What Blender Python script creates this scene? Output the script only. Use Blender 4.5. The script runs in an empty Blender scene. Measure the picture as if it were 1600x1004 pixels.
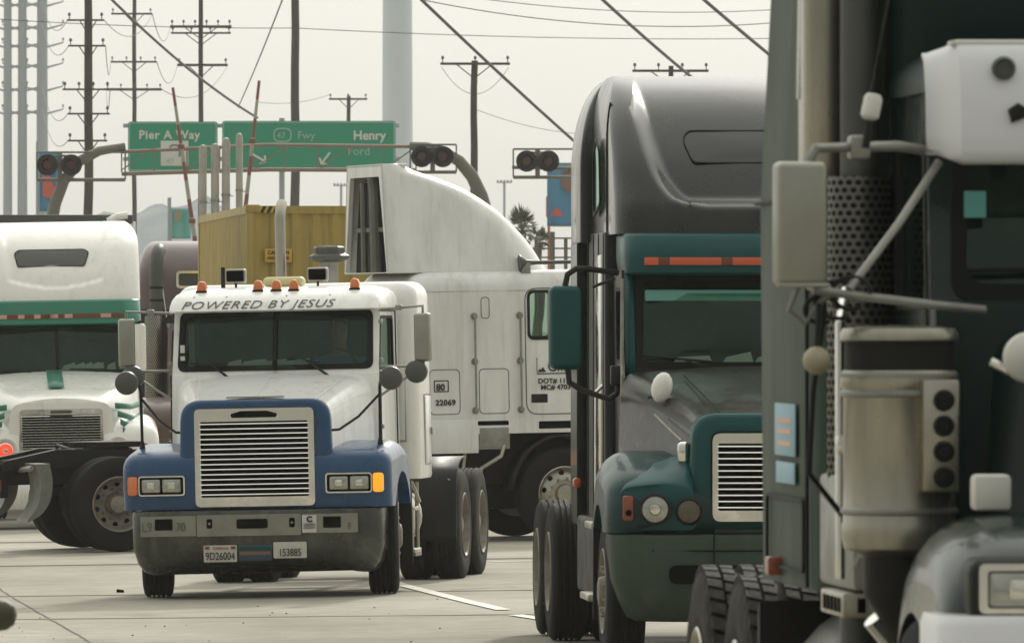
import bpy, bmesh, math, random
from mathutils import Vector, Matrix
R = math.radians
random.seed(7)
SC = bpy.context.scene
COL = SC.collection
# ---------------------------------------------------------------- camera
FPX = 14000.0                      # focal length in photo pixels (1600 wide): a long telephoto
CAMZ = 2.4
cam = bpy.data.cameras.new('camera')
cam.sensor_width = 36
cam.lens = 36 * FPX / 1600
cam.shift_y = 3 / 1600
cam.clip_start = 1
cam.clip_end = 6000
cam.dof.use_dof = True
cam.dof.focus_distance = 80
cam.dof.aperture_fstop = 20
co = bpy.data.objects.new('camera', cam)
co.location = (0, 0, CAMZ)
co.rotation_euler = (R(90), 0, 0)
COL.objects.link(co)
SC.camera = co
# ---------------------------------------------------------------- light
SUN_EL, SUN_AZ = R(32), R(14)      # hazy sun behind the trucks, a little to the right
wd = bpy.data.worlds.new('World')
SC.world = wd
wd.use_nodes = True
nt = wd.node_tree
bg = nt.nodes['Background']
sky = nt.nodes.new('ShaderNodeTexSky')
sky.sky_type = 'NISHITA'
sky.sun_disc = False
sky.sun_elevation = SUN_EL
sky.sun_rotation = SUN_AZ
sky.air_density = 1.2
sky.dust_density = 4.0
hs = nt.nodes.new('ShaderNodeHueSaturation')
hs.inputs['Saturation'].default_value = 0.25
mx = nt.nodes.new('ShaderNodeMixRGB')
mx.inputs['Fac'].default_value = 0.72          # the bright overcast veil over the clear sky
mx.inputs['Color2'].default_value = (8.9, 8.6, 8.15, 1)
nt.links.new(sky.outputs[0], hs.inputs['Color'])
nt.links.new(hs.outputs[0], mx.inputs['Color1'])
nt.links.new(mx.outputs[0], bg.inputs['Color'])
wt = nt.nodes.new('ShaderNodeTexCoord')       # an overcast veil is brighter overhead than at the horizon
wsx = nt.nodes.new('ShaderNodeSeparateXYZ')
nt.links.new(wt.outputs['Generated'], wsx.inputs[0])
wmr = nt.nodes.new('ShaderNodeMapRange')
wmr.inputs['From Min'].default_value = 0.0
wmr.inputs['From Max'].default_value = 0.9
wmr.inputs['To Min'].default_value = 0.78
wmr.inputs['To Max'].default_value = 2.5
nt.links.new(wsx.outputs['Z'], wmr.inputs['Value'])
wml = nt.nodes.new('ShaderNodeMixRGB')
wml.blend_type = 'MULTIPLY'
wml.inputs['Fac'].default_value = 1
wml.inputs['Color2'].default_value = (8.75, 8.85, 8.05, 1)
wmy = nt.nodes.new('ShaderNodeMapRange')      # and brighter on the side of the sun than away from it
wmy.interpolation_type = 'SMOOTHSTEP'
wmy.inputs['From Min'].default_value = -0.75
wmy.inputs['From Max'].default_value = 0.75
wmy.inputs['To Min'].default_value = 0.42
wmy.inputs['To Max'].default_value = 1.0
nt.links.new(wsx.outputs['Y'], wmy.inputs['Value'])
wmm = nt.nodes.new('ShaderNodeMath')
wmm.operation = 'MULTIPLY'
nt.links.new(wmr.outputs[0], wmm.inputs[0])
nt.links.new(wmy.outputs[0], wmm.inputs[1])
nt.links.new(wmm.outputs[0], wml.inputs['Color1'])
nt.links.new(wml.outputs[0], mx.inputs['Color2'])
bg.inputs['Strength'].default_value = 0.092
sl = bpy.data.lights.new('sun', 'SUN')
sl.energy = 2.0
sl.angle = R(4)
sl.color = (1.0, 0.95, 0.83)
so = bpy.data.objects.new('sun', sl)
COL.objects.link(so)
sd = Vector((math.sin(SUN_AZ) * math.cos(SUN_EL), math.cos(SUN_AZ) * math.cos(SUN_EL), math.sin(SUN_EL)))
so.rotation_euler = sd.to_track_quat('Z', 'Y').to_euler()
so.location = (20, 60, 60)
SC.view_settings.view_transform = 'Standard'
SC.view_settings.look = 'None'
SC.view_settings.exposure = 0.16
SC.view_settings.gamma = 1.0
SC.cycles.max_bounces = 8
SC.cycles.volume_bounces = 1
SC.cycles.sample_clamp_indirect = 6
SC.cycles.use_denoising = True

# ---------------------------------------------------------------- helpers
def sstep(a, b, x):
    t = max(0.0, min(1.0, (x - a) / (b - a)))
    return t * t * (3 - 2 * t)

def lerp(a, b, t):
    return a + (b - a) * t

def interp(tab, x):
    if x <= tab[0][0]:
        return tab[0][1]
    for (a, va), (b, vb) in zip(tab, tab[1:]):
        if x <= b:
            return va + (vb - va) * (x - a) / (b - a)
    return tab[-1][1]

def gz(x, y):
    c = 0.02 * max(-9.0, min(0.0, x - 0.4))
    return c * sstep(48, 64, y) + 0.5 * (1 - sstep(40, 62, y))

def at(px, py, d):
    """the point of the place at distance d that the photo shows near pixel (px, py)"""
    return Vector(((px - 800) / FPX * d, d, CAMZ + (505 - py) / FPX * d))

def rpoly(c, r, n=5):
    """polygon with rounded corners, n+1 points a corner; r is one radius or one per corner"""
    out = []
    m = len(c)
    for i in range(m):
        p0, p, p1 = Vector(c[i - 1]), Vector(c[i]), Vector(c[(i + 1) % m])
        rr = r[i] if isinstance(r, (list, tuple)) else r
        a, b = (p0 - p).normalized(), (p1 - p).normalized()
        A, B = p + a * rr, p + b * rr
        for k in range(n + 1):
            t = k / n
            q = A * (1 - t) ** 2 + p * 2 * t * (1 - t) + B * t * t
            out.append((q.x, q.y))
    return out

def rrect(x0, x1, y0, y1, r, n=5):
    return rpoly([(x0, y0), (x1, y0), (x1, y1), (x0, y1)], r, n)

class MB:
    def __init__(self):
        self.bm = bmesh.new()
        self.mi = 0
    def face(self, vs):
        try:
            f = self.bm.faces.new(vs)
            f.material_index = self.mi
            return f
        except ValueError:
            return None
    def v(self, p):
        return self.bm.verts.new(p)
    def loft(self, rings, closed=True, cap0=False, cap1=False):
        vr = [[self.v(p) for p in ring] for ring in rings]
        n = len(vr[0])
        for a, b in zip(vr, vr[1:]):
            for i in range(n if closed else n - 1):
                j = (i + 1) % n
                self.face((a[i], a[j], b[j], b[i]))
        if cap0:
            self.face(list(reversed(vr[0])))
        if cap1:
            self.face(vr[-1])
        return vr
    def box(self, x0, x1, y0, y1, z0, z1, bev=0.0, seg=2):
        if bev > 0:
            b = min(bev, (x1 - x0) * .49, (y1 - y0) * .49, (z1 - z0) * .49)
            ks = [k / seg * math.pi / 2 for k in range(seg + 1)]
            lv = [(z0 + b * (1 - math.cos(k)), b * (1 - math.sin(k))) for k in ks]
            rings = []
            for z, ins in lv + [(z0 + z1 - z, ins) for z, ins in reversed(lv)]:
                rings.append([(x, y, z) for x, y in rrect(x0 + ins, x1 - ins, y0 + ins, y1 - ins, max(b - ins, .0005), max(seg, 2))])
            self.loft(rings, True, True, True)
        else:
            self.loft([[(x0, y0, z0), (x1, y0, z0), (x1, y1, z0), (x0, y1, z0)],
                       [(x0, y0, z1), (x1, y0, z1), (x1, y1, z1), (x0, y1, z1)]], True, True, True)
    def prism(self, pts, axis, a0, a1, bev=0.0):
        """pts in the plane across axis: x -> (y,z), y -> (x,z), z -> (x,y)"""
        f = {'x': lambda p, a: (a, p[0], p[1]), 'y': lambda p, a: (p[0], a, p[1]), 'z': lambda p, a: (p[0], p[1], a)}[axis]
        if bev > 0:
            cx = sum(p[0] for p in pts) / len(pts)
            cy = sum(p[1] for p in pts) / len(pts)
            def ins(p, b):
                d = Vector((cx - p[0], cy - p[1]))
                L = d.length or 1
                return (p[0] + d.x / L * b, p[1] + d.y / L * b)
            rings = []
            s = 1 if a1 > a0 else -1
            for k in (0, .5, 1):
                t = k * math.pi / 2
                rings.append([f(ins(p, bev * (1 - math.sin(t))), a0 + s * bev * (1 - math.cos(t))) for p in pts])
            for k in (1, .5, 0):
                t = k * math.pi / 2
                rings.append([f(ins(p, bev * (1 - math.sin(t))), a1 - s * bev * (1 - math.cos(t))) for p in pts])
            self.loft(rings, True, True, True)
        else:
            self.loft([[f(p, a0) for p in pts], [f(p, a1) for p in pts]], True, True, True)
    def tube(self, path, r, seg=10, cap=True):
        P = [Vector(p) for p in path]
        rs = r if isinstance(r, (list, tuple)) else [r] * len(P)
        rings = []
        up = None
        for i, p in enumerate(P):
            t = ((P[min(i + 1, len(P) - 1)] - p).normalized() + (p - P[max(i - 1, 0)]).normalized())
            t = t.normalized() if t.length > 1e-6 else Vector((0, 0, 1))
            if up is None:
                up = Vector((0, 0, 1)) if abs(t.z) < .9 else Vector((1, 0, 0))
            a = t.cross(up).normalized()
            b = a.cross(t).normalized()
            up = b
            rings.append([p + (a * math.cos(q) + b * math.sin(q)) * rs[i] for q in [2 * math.pi * k / seg for k in range(seg)]])
        self.loft(rings, True, cap, cap)
    def lathe(self, prof, o=(0, 0, 0), axis='z', seg=24, cap=True, closed=False):
        """prof: list of (radius, height along axis)"""
        o = Vector(o)
        rings = []
        for r, h in prof:
            ring = []
            for k in range(seg):
                a = 2 * math.pi * k / seg
                c, s = r * math.cos(a), r * math.sin(a)
                ring.append(o + Vector({'z': (c, s, h), 'x': (h, c, s), 'y': (s, h, c)}[axis]))
            rings.append(ring)
        if closed:
            rings.append(rings[0])
        self.loft(rings, True, cap and not closed, cap and not closed)
    def ring(self, outer, inner, fn, depth):
        """flat frame between two loops of equal count; fn maps (u, v, offset) to 3-D"""
        a = [fn(u, v, 0) for u, v in outer]
        b = [fn(u, v, 0) for u, v in inner]
        c = [fn(u, v, depth) for u, v in inner]
        d = [fn(u, v, depth) for u, v in outer]
        self.loft([a, b, c, d, a], True)
    def fan(self, loop, fn, off=0):
        cu = sum(p[0] for p in loop) / len(loop)
        cv = sum(p[1] for p in loop) / len(loop)
        rings = []
        for k in (1, .66, .33):
            rings.append([fn(cu + (u - cu) * k, cv + (v - cv) * k, off) for u, v in loop])
        vr = self.loft(rings, True)
        c = self.v(fn(cu, cv, off))
        for i in range(len(loop)):
            self.face((vr[-1][i], vr[-1][(i + 1) % len(loop)], c))
    def disc(self, c, r, axis='y', th=.02, seg=20, bev=0):
        b = bev or min(th * .3, r * .2)
        self.lathe([(r - b, -th / 2), (r, -th / 2 + b), (r, th / 2 - b), (r - b, th / 2)], c, axis, seg)
    def mesh(self, name, mats, ang=35):
        bm = self.bm
        bmesh.ops.remove_doubles(bm, verts=bm.verts, dist=1e-5)
        bmesh.ops.recalc_face_normals(bm, faces=bm.faces)
        me = bpy.data.meshes.new(name)
        bm.to_mesh(me)
        bm.free()
        for m in (mats if isinstance(mats, (list, tuple)) else [mats]):
            me.materials.append(M[m] if isinstance(m, str) else m)
        for p in me.polygons:
            p.use_smooth = True
        me.set_sharp_from_angle(angle=R(ang))
        return me
    def build(self, name, mats, parent=None, ang=35, loc=None, rot=None):
        o = bpy.data.objects.new(name, self.mesh(name, mats, ang))
        COL.objects.link(o)
        if parent:
            o.parent = parent
        if loc:
            o.location = loc
        if rot:
            o.rotation_euler = rot
        return o

def thing(name, label, cat, loc=(0, 0, 0), rot=(0, 0, 0), group=None):
    o = bpy.data.objects.new(name, None)
    o.empty_display_size = .3
    COL.objects.link(o)
    o.location = loc
    o.rotation_euler = rot
    o['label'] = label
    o['category'] = cat
    if group:
        o['group'] = group
    return o

def tag(o, label, cat, group=None):
    o['label'] = label
    o['category'] = cat
    if group:
        o['group'] = group
    return o

def struct(o, kind='structure'):
    o['kind'] = kind
    return o

def text(s, size, fn, m, parent, name='lettering', shear=0.0, align='LEFT', space=1.0, sx=1.0, bold=0.0, label=None):
    """lettering as real thin mesh: fn maps (u, v, height) of the flat text to 3-D"""
    cu = bpy.data.curves.new('t', 'FONT')
    cu.body = s
    cu.size = size
    cu.shear = shear
    cu.align_x = align
    cu.space_character = space
    cu.extrude = 0.002
    cu.offset = bold
    cu.resolution_u = 4
    to = bpy.data.objects.new('t', cu)
    COL.objects.link(to)
    dg = bpy.context.evaluated_depsgraph_get()
    me = bpy.data.meshes.new_from_object(to.evaluated_get(dg))
    bpy.data.objects.remove(to)
    bpy.data.curves.remove(cu)
    for v in me.vertices:
        v.co = fn(v.co.x * sx, v.co.y, v.co.z + .003)
    me.materials.clear()
    me.materials.append(m)
    o = bpy.data.objects.new(name, me)
    COL.objects.link(o)
    if parent:
        o.parent = parent
    if label:
        o['label'] = label
    return o

# ---------------------------------------------------------------- materials
def mat(name, col, rough=.5, metal=0.0, coat=0.0, dirt=0.0, dcol=(.16, .14, .11), dscale=3.0, stretch=1.0, bump=0.0, bscale=40.0, emit=0.0, spec=.5, rvar=.1, streak=0.0, scol=(.2, .18, .14)):
    m = bpy.data.materials.new(name)
    m.use_nodes = True
    n, l = m.node_tree.nodes, m.node_tree.links
    p = n['Principled BSDF']
    p.inputs['Roughness'].default_value = rough
    p.inputs['Metallic'].default_value = metal
    p.inputs['Coat Weight'].default_value = coat
    p.inputs['Coat Roughness'].default_value = .06
    p.inputs['Specular IOR Level'].default_value = spec
    tc = n.new('ShaderNodeTexCoord')
    mp = n.new('ShaderNodeMapping')
    mp.inputs['Scale'].default_value = (1, 1, 1 / stretch)
    l.new(tc.outputs['Object'], mp.inputs[0])
    nz = n.new('ShaderNodeTexNoise')
    nz.inputs['Scale'].default_value = dscale
    nz.inputs['Detail'].default_value = 8
    nz.inputs['Roughness'].default_value = .65
    l.new(mp.outputs[0], nz.inputs['Vector'])
    rp = n.new('ShaderNodeMapRange')
    rp.inputs['From Min'].default_value = .42
    rp.inputs['From Max'].default_value = .72
    rp.inputs['To Max'].default_value = dirt
    l.new(nz.outputs['Fac'], rp.inputs['Value'])
    mi = n.new('ShaderNodeMixRGB')
    mi.inputs['Color1'].default_value = (*col, 1)
    mi.inputs['Color2'].default_value = (*dcol, 1)
    l.new(rp.outputs[0], mi.inputs['Fac'])
    base = mi
    if streak:                                  # rain and soot runs down the panels
        m2 = n.new('ShaderNodeMapping')
        m2.inputs['Scale'].default_value = (11, 11, .9)
        l.new(tc.outputs['Object'], m2.inputs[0])
        n2 = n.new('ShaderNodeTexNoise')
        n2.inputs['Scale'].default_value = 1.0
        n2.inputs['Detail'].default_value = 6
        l.new(m2.outputs[0], n2.inputs['Vector'])
        r2 = n.new('ShaderNodeMapRange')
        r2.inputs['From Min'].default_value = .52
        r2.inputs['From Max'].default_value = .78
        r2.inputs['To Max'].default_value = streak
        l.new(n2.outputs['Fac'], r2.inputs['Value'])
        n3 = n.new('ShaderNodeTexNoise')        # chips and bug spots
        n3.inputs['Scale'].default_value = 34
        n3.inputs['Detail'].default_value = 2
        l.new(tc.outputs['Object'], n3.inputs['Vector'])
        r3 = n.new('ShaderNodeMapRange')
        r3.inputs['From Min'].default_value = .70
        r3.inputs['From Max'].default_value = .75
        r3.inputs['To Max'].default_value = streak * .9
        l.new(n3.outputs['Fac'], r3.inputs['Value'])
        mxx = n.new('ShaderNodeMath')
        mxx.operation = 'MAXIMUM'
        l.new(r2.outputs[0], mxx.inputs[0])
        l.new(r3.outputs[0], mxx.inputs[1])
        base = n.new('ShaderNodeMixRGB')
        base.inputs['Color2'].default_value = (*scol, 1)
        l.new(mxx.outputs[0], base.inputs['Fac'])
        l.new(mi.outputs[0], base.inputs['Color1'])
    l.new(base.outputs[0], p.inputs['Base Color'])
    rr = n.new('ShaderNodeMapRange')
    rr.inputs['From Min'].default_value = .3
    rr.inputs['From Max'].default_value = .7
    rr.inputs['To Min'].default_value = max(.02, rough - rvar)
    rr.inputs['To Max'].default_value = min(1, rough + rvar)
    l.new(nz.outputs['Fac'], rr.inputs['Value'])
    l.new(rr.outputs[0], p.inputs['Roughness'])
    if bump:
        b2 = n.new('ShaderNodeTexNoise')
        b2.inputs['Scale'].default_value = bscale
        b2.inputs['Detail'].default_value = 5
        l.new(tc.outputs['Object'], b2.inputs['Vector'])
        bp = n.new('ShaderNodeBump')
        bp.inputs['Strength'].default_value = bump
        bp.inputs['Distance'].default_value = .02
        l.new(b2.outputs['Fac'], bp.inputs['Height'])
        l.new(bp.outputs[0], p.inputs['Normal'])
    if emit:
        p.inputs['Emission Color'].default_value = (*col, 1)
        p.inputs['Emission Strength'].default_value = emit
    return m

def glassmat(name, tint=(.6, .71, .63)):
    m = bpy.data.materials.new(name)
    m.use_nodes = True
    n, l = m.node_tree.nodes, m.node_tree.links
    n.remove(n['Principled BSDF'])
    out = n['Material Output']
    t = n.new('ShaderNodeBsdfTransparent')
    t.inputs[0].default_value = (*tint, 1)
    g = n.new('ShaderNodeBsdfGlossy')
    g.inputs['Roughness'].default_value = .03
    g.inputs['Color'].default_value = (.62, .85, .72, 1)
    f = n.new('ShaderNodeFresnel')
    f.inputs['IOR'].default_value = 1.5
    d = n.new('ShaderNodeBsdfDiffuse')           # the film of dust on the pane
    tc = n.new('ShaderNodeTexCoord')
    nz = n.new('ShaderNodeTexNoise')
    nz.inputs['Scale'].default_value = 4
    nz.inputs['Detail'].default_value = 6
    l.new(tc.outputs['Object'], nz.inputs['Vector'])
    rp = n.new('ShaderNodeMapRange')
    rp.inputs['To Min'].default_value = 0.0
    rp.inputs['To Max'].default_value = .05
    l.new(nz.outputs['Fac'], rp.inputs['Value'])
    d.inputs['Color'].default_value = (.16, .26, .2, 1)
    a, b = n.new('ShaderNodeMixShader'), n.new('ShaderNodeMixShader')
    l.new(rp.outputs[0], a.inputs[0])
    l.new(t.outputs[0], a.inputs[1])
    l.new(d.outputs[0], a.inputs[2])
    l.new(f.outputs[0], b.inputs[0])
    l.new(a.outputs[0], b.inputs[1])
    l.new(g.outputs[0], b.inputs[2])
    l.new(b.outputs[0], out.inputs['Surface'])
    return m

def perfmat(name, col, step=.03, hole=.011, rad=.13):
    """bright shield punched with rows of holes round a vertical axis at the object's origin"""
    m = mat(name, col, .4, .8, dirt=.35)
    n, l = m.node_tree.nodes, m.node_tree.links
    tc = n.new('ShaderNodeTexCoord')
    sx = n.new('ShaderNodeSeparateXYZ')
    l.new(tc.outputs['Object'], sx.inputs[0])
    at2 = n.new('ShaderNodeMath'); at2.operation = 'ARCTAN2'
    l.new(sx.outputs['X'], at2.inputs[0]); l.new(sx.outputs['Y'], at2.inputs[1])
    mu = n.new('ShaderNodeMath'); mu.operation = 'MULTIPLY'; mu.inputs[1].default_value = rad / step
    l.new(at2.outputs[0], mu.inputs[0])
    mz = n.new('ShaderNodeMath'); mz.operation = 'MULTIPLY'; mz.inputs[1].default_value = 1 / step
    l.new(sx.outputs['Z'], mz.inputs[0])
    fl = n.new('ShaderNodeMath'); fl.operation = 'FLOOR'
    l.new(mz.outputs[0], fl.inputs[0])
    hf = n.new('ShaderNodeMath'); hf.operation = 'MULTIPLY_ADD'; hf.inputs[1].default_value = .5
    l.new(fl.outputs[0], hf.inputs[0]); l.new(mu.outputs[0], hf.inputs[2])
    fu = n.new('ShaderNodeMath'); fu.operation = 'FRACT'
    fv = n.new('ShaderNodeMath'); fv.operation = 'FRACT'
    l.new(hf.outputs[0], fu.inputs[0]); l.new(mz.outputs[0], fv.inputs[0])
    cb = n.new('ShaderNodeCombineXYZ')
    l.new(fu.outputs[0], cb.inputs[0]); l.new(fv.outputs[0], cb.inputs[1])
    ds = n.new('ShaderNodeVectorMath'); ds.operation = 'DISTANCE'; ds.inputs[1].default_value = (.5, .5, 0)
    l.new(cb.outputs[0], ds.inputs[0])
    lt = n.new('ShaderNodeMath'); lt.operation = 'LESS_THAN'; lt.inputs[1].default_value = hole / step
    l.new(ds.outputs['Value'], lt.inputs[0])
    hd = n.new('ShaderNodeBsdfDiffuse'); hd.inputs['Color'].default_value = (.012, .013, .012, 1)
    ms = n.new('ShaderNodeMixShader')
    l.new(lt.outputs[0], ms.inputs[0])
    l.new(n['Principled BSDF'].outputs[0], ms.inputs[1]); l.new(hd.outputs[0], ms.inputs[2])
    l.new(ms.outputs[0], n['Material Output'].inputs['Surface'])
    return m

M = {}
M['white'] = mat('white_paint', (.87, .865, .835), .32, coat=.5, dirt=.2, dcol=(.5, .47, .40), dscale=2.2, stretch=2.5, streak=.3, scol=(.33, .29, .22))
M['white_old'] = mat('weathered_white_paint', (.79, .79, .76), .42, coat=.2, dirt=.42, dcol=(.42, .41, .37), dscale=2.6, stretch=2.8, streak=.28, scol=(.30, .28, .23))
M['white_clean'] = mat('cream_white_paint', (.84, .825, .77), .28, coat=.6, dirt=.15, dcol=(.5, .47, .4), dscale=2, streak=.22, scol=(.36, .32, .25))
M['blue'] = mat('blue_paint', (.010, .060, .150), .32, coat=.3, spec=.35, dirt=.22, dcol=(.05, .09, .16), dscale=3.5, streak=.25, scol=(.09, .10, .11))
M['green'] = mat('green_stripe_paint', (.01, .19, .12), .4, coat=.3, dirt=.25)
M['teal'] = mat('teal_paint', (.002, .032, .032), .34, coat=.2, spec=.22, dirt=.3, dcol=(.015, .042, .038), dscale=3)
M['teal_trim'] = mat('teal_trim_paint', (.004, .062, .062), .38, coat=.12, spec=.2, dirt=.25, dcol=(.018, .065, .058))
M['charcoal'] = mat('metallic_charcoal_paint', (.005, .0075, .0052), .34, .0, coat=.15, spec=.25, dirt=.22, dcol=(.028, .028, .02), dscale=1.6, stretch=2, rvar=.08)
M['hoodgrey'] = mat('dusty_hood_paint', (.022, .023, .015), .36, .0, coat=.2, spec=.35, dirt=.4, dcol=(.075, .068, .052), dscale=14)
M['roofgrey'] = mat('dusty_roof_paint', (.006, .008, .0055), .28, .0, coat=.4, spec=.3, dirt=.45, dcol=(.036, .035, .02), dscale=1.4, stretch=1.5, rvar=.1)
M['darkgreen_gloss'] = mat('polished_dark_green_paint', (.003, .014, .011), .25, .0, coat=.25, spec=.3, dirt=.3, dcol=(.02, .026, .022))
M['greygreen'] = mat('grey_green_paint', (.046, .066, .048), .55, .0, coat=.0, spec=.08, streak=.35, scol=(.11, .115, .09), dirt=.4, dcol=(.08, .09, .068), dscale=2, stretch=3)
M['darkgreen'] = mat('dark_green_paint', (.004, .016, .014), .42, coat=.05, spec=.2, dirt=.3, dcol=(.014, .024, .02))
M['maroon'] = mat('dusty_maroon_paint', (.13, .09, .084), .35, coat=.4, dirt=.3, dcol=(.2, .14, .13))
M['chrome'] = mat('chrome', (.78, .77, .72), .14, 1.0, dirt=.25, dcol=(.38, .36, .3), dscale=5)
M['alu'] = mat('dull_aluminium', (.40, .38, .31), .3, .85, dirt=.55, dcol=(.17, .16, .12), dscale=5, stretch=5)
M['steel'] = mat('grey_steel', (.3, .3, .27), .5, .5, dirt=.5, dcol=(.13, .12, .1), dscale=5)
M['bumper'] = mat('tarnished_bumper_steel', (.085, .09, .075), .3, .75, dirt=.75, dcol=(.022, .024, .019), dscale=3, rvar=.14, streak=.5, scol=(.16, .155, .125))
M['bplate'] = mat('scuffed_bumper_plate', (.27, .27, .22), .45, .4, dirt=.5, dcol=(.16, .15, .12), dscale=5)
M['rubber'] = mat('tyre_rubber', (.010, .010, .009), .8, spec=.2, dirt=.4, dcol=(.032, .03, .024), dscale=6, bump=.25, bscale=60)
M['dustrubber'] = mat('dusty_tyre_rubber', (.022, .021, .018), .8, spec=.2, dirt=.6, dcol=(.07, .062, .05), dscale=7, bump=.25, bscale=60)
M['black'] = mat('black_plastic', (.009, .009, .008), .5, spec=.25, dirt=.4, dcol=(.025, .024, .02))
M['void'] = mat('dark_recess', (.003, .0035, .003), .9, spec=.05)
M['frame'] = mat('greasy_frame_steel', (.010, .010, .008), .65, .0, spec=.25, dirt=.5, dcol=(.032, .028, .022), bump=.3, bscale=20)
M['seal'] = mat('window_rubber', (.007, .008, .007), .6, spec=.2)
M['mirrorback'] = mat('mirror_housing', (.33, .33, .28), .38, .7, dirt=.4, dcol=(.2, .19, .15))
M['greymirror'] = mat('grey_convex_back', (.075, .08, .07), .45, .2, dirt=.35, dcol=(.07, .07, .06))
M['amber'] = mat('amber_lens', (.75, .2, .05), .25, coat=.6, dirt=.2, dcol=(.45, .2, .1))
M['amber_lit'] = mat('lit_amber_lens', (1.0, .24, .008), .25, emit=1.25)
M['orange'] = mat('orange_reflector', (.62, .1, .03), .35, coat=.3, dirt=.2)
M['brownlens'] = mat('brown_lens', (.16, .045, .02), .35)
M['pinklens'] = mat('faded_reflector', (.62, .33, .25), .4, dirt=.2)
M['redlamp'] = mat('lit_red_lens', (1.0, .05, .02), .3, emit=1.2)
M['red'] = mat('red_paint', (.22, .055, .045), .5, dirt=.3)
M['lamp'] = mat('headlamp_glass', (.42, .42, .37), .12, .55, coat=.6, dirt=.5, dcol=(.12, .12, .1), dscale=14)
M['lampcore'] = mat('headlamp_reflector', (.75, .73, .65), .15, .9, dirt=.3, dscale=20)
M['glass'] = glassmat('tinted_glass')
M['interior'] = mat('cab_lining', (.014, .023, .018), .8, spec=.2, dirt=.3)
M['dash'] = mat('grey_dashboard', (.02, .024, .02), .7, spec=.2)
M['paper'] = mat('papers', (.6, .62, .56), .7)
M['ink'] = mat('black_lettering', (.02, .02, .02), .6)
M['greyink'] = mat('faded_grey_lettering', (.10, .10, .09), .6)
M['redink'] = mat('red_lettering', (.35, .03, .02), .6)
M['plate'] = mat('licence_plate', (.56, .55, .48), .45, dirt=.35, dcol=(.3, .28, .22), dscale=12)
M['sticker'] = mat('white_sticker', (.62, .61, .56), .5, dirt=.2)
M['bluesticker'] = mat('blue_sticker', (.24, .42, .5), .5, dirt=.15)
M['amber_dark'] = mat('grimy_amber_lens', (.24, .05, .015), .35, coat=.3, dirt=.4, dcol=(.1, .04, .02), dscale=12)
M['fog'] = mat('smoked_lens', (.07, .06, .035), .3, coat=.4, dirt=.4, dcol=(.1, .08, .05), dscale=14)
M['visorwhite'] = mat('cool_white_paint', (.68, .685, .70), .35, coat=.2, dirt=.15, dcol=(.5, .48, .43))
M['bannerdark'] = mat('grimy_blue_plate', (.025, .06, .085), .5, dirt=.6, dcol=(.05, .05, .045), dscale=9)
M['lugrubber'] = mat('dusty_lug_rubber', (.014, .014, .012), .8, spec=.2, dirt=.75, dcol=(.085, .078, .06), dscale=9, bump=.3, bscale=50)
M['brown'] = mat('brown_paint', (.2, .11, .07), .7)
M['yellowlab'] = mat('yellow_label', (.62, .38, .04), .5, dirt=.2)
M['mustard'] = mat('mustard_container_paint', (.42, .315, .075), .5, dirt=.5, dcol=(.25, .19, .07), dscale=3, stretch=3, streak=.5, scol=(.11, .075, .03))
M['yellow'] = mat('pale_yellow_plastic', (.6, .55, .28), .45)
M['skin'] = mat('skin', (.32, .18, .12), .6)
M['shirt'] = mat('blue_shirt', (.05, .16, .3), .8)
M['hair'] = mat('black_hair', (.015, .012, .01), .6)
M['olive'] = mat('olive_rubber', (.05, .046, .02), .6, dirt=.3)
M['cream'] = mat('cream_edge', (.3, .27, .17), .5)
M['maroon_shade'] = mat('shaded_maroon_tone', (.022, .016, .015), .4, coat=.2, spec=.25, dirt=.4, dcol=(.05, .04, .035))  # shaded tone of the maroon wall, put into the colour
M['flap'] = mat('scuffed_flap', (.17, .17, .145), .55, .2, dirt=.5, dcol=(.08, .078, .065), dscale=5)
M['rim'] = mat('dirty_steel_rim', (.26, .235, .19), .6, .2, dirt=.6, dcol=(.08, .07, .055), dscale=9)
M['perf'] = perfmat('perforated_shield', (.42, .40, .34), step=.034, hole=.0135)
M['perf_dark'] = perfmat('dull_perforated_shield', (.12, .115, .095), step=.024, hole=.0085, rad=.08)
M['wood'] = mat('weathered_pole_wood', (.06, .054, .044), .85, dirt=.5, dcol=(.03, .026, .02), dscale=3, stretch=8, bump=.4, bscale=12)
M['greypole'] = mat('galvanised_pole', (.36, .40, .43), .55, .2, dirt=.25, dcol=(.27, .30, .32), dscale=.6, stretch=4)
M['palepole'] = mat('pale_painted_mast', (.62, .68, .73), .5, dirt=.2, dcol=(.52, .58, .63), dscale=.4, stretch=4)
M['sigsteel'] = mat('gantry_steel', (.15, .15, .12), .55, .3, dirt=.4)
M['railsteel'] = mat('weathered_rail_steel', (.24, .19, .15), .6, .3, dirt=.4)
M['conduit'] = mat('light_grey_pipe', (.4, .38, .33), .6, .2, dirt=.4)
M['cable'] = mat('cable', (.05, .048, .043), .7)
M['signgreen'] = mat('highway_sign_green', (.004, .27, .15), .5, spec=.2, dirt=.25, dcol=(.02, .25, .15), dscale=.6)
M['signwhite'] = mat('reflective_sign_white', (.62, .62, .58), .5, dirt=.3, dcol=(.4, .5, .44))
M['faded'] = mat('faded_sign_lettering', (.28, .46, .38), .5)
M['concrete_b'] = mat('pale_concrete', (.45, .44, .41), .8, dirt=.4)
M['leaf'] = mat('palm_frond', (.095, .105, .055), .7, dirt=.4, dcol=(.08, .08, .04))
M['trunk'] = mat('palm_trunk', (.1, .08, .055), .9, dirt=.5)
M['bannerblue'] = mat('blue_banner_cloth', (.05, .22, .38), .7, dirt=.25, dcol=(.1, .3, .42), dscale=1)
M['bannerred'] = mat('red_banner_cloth', (.55, .1, .06), .7)
M['turq'] = mat('turquoise_cloth', (.1, .42, .38), .7, dirt=.4, dcol=(.4, .5, .45), dscale=.8)
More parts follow.
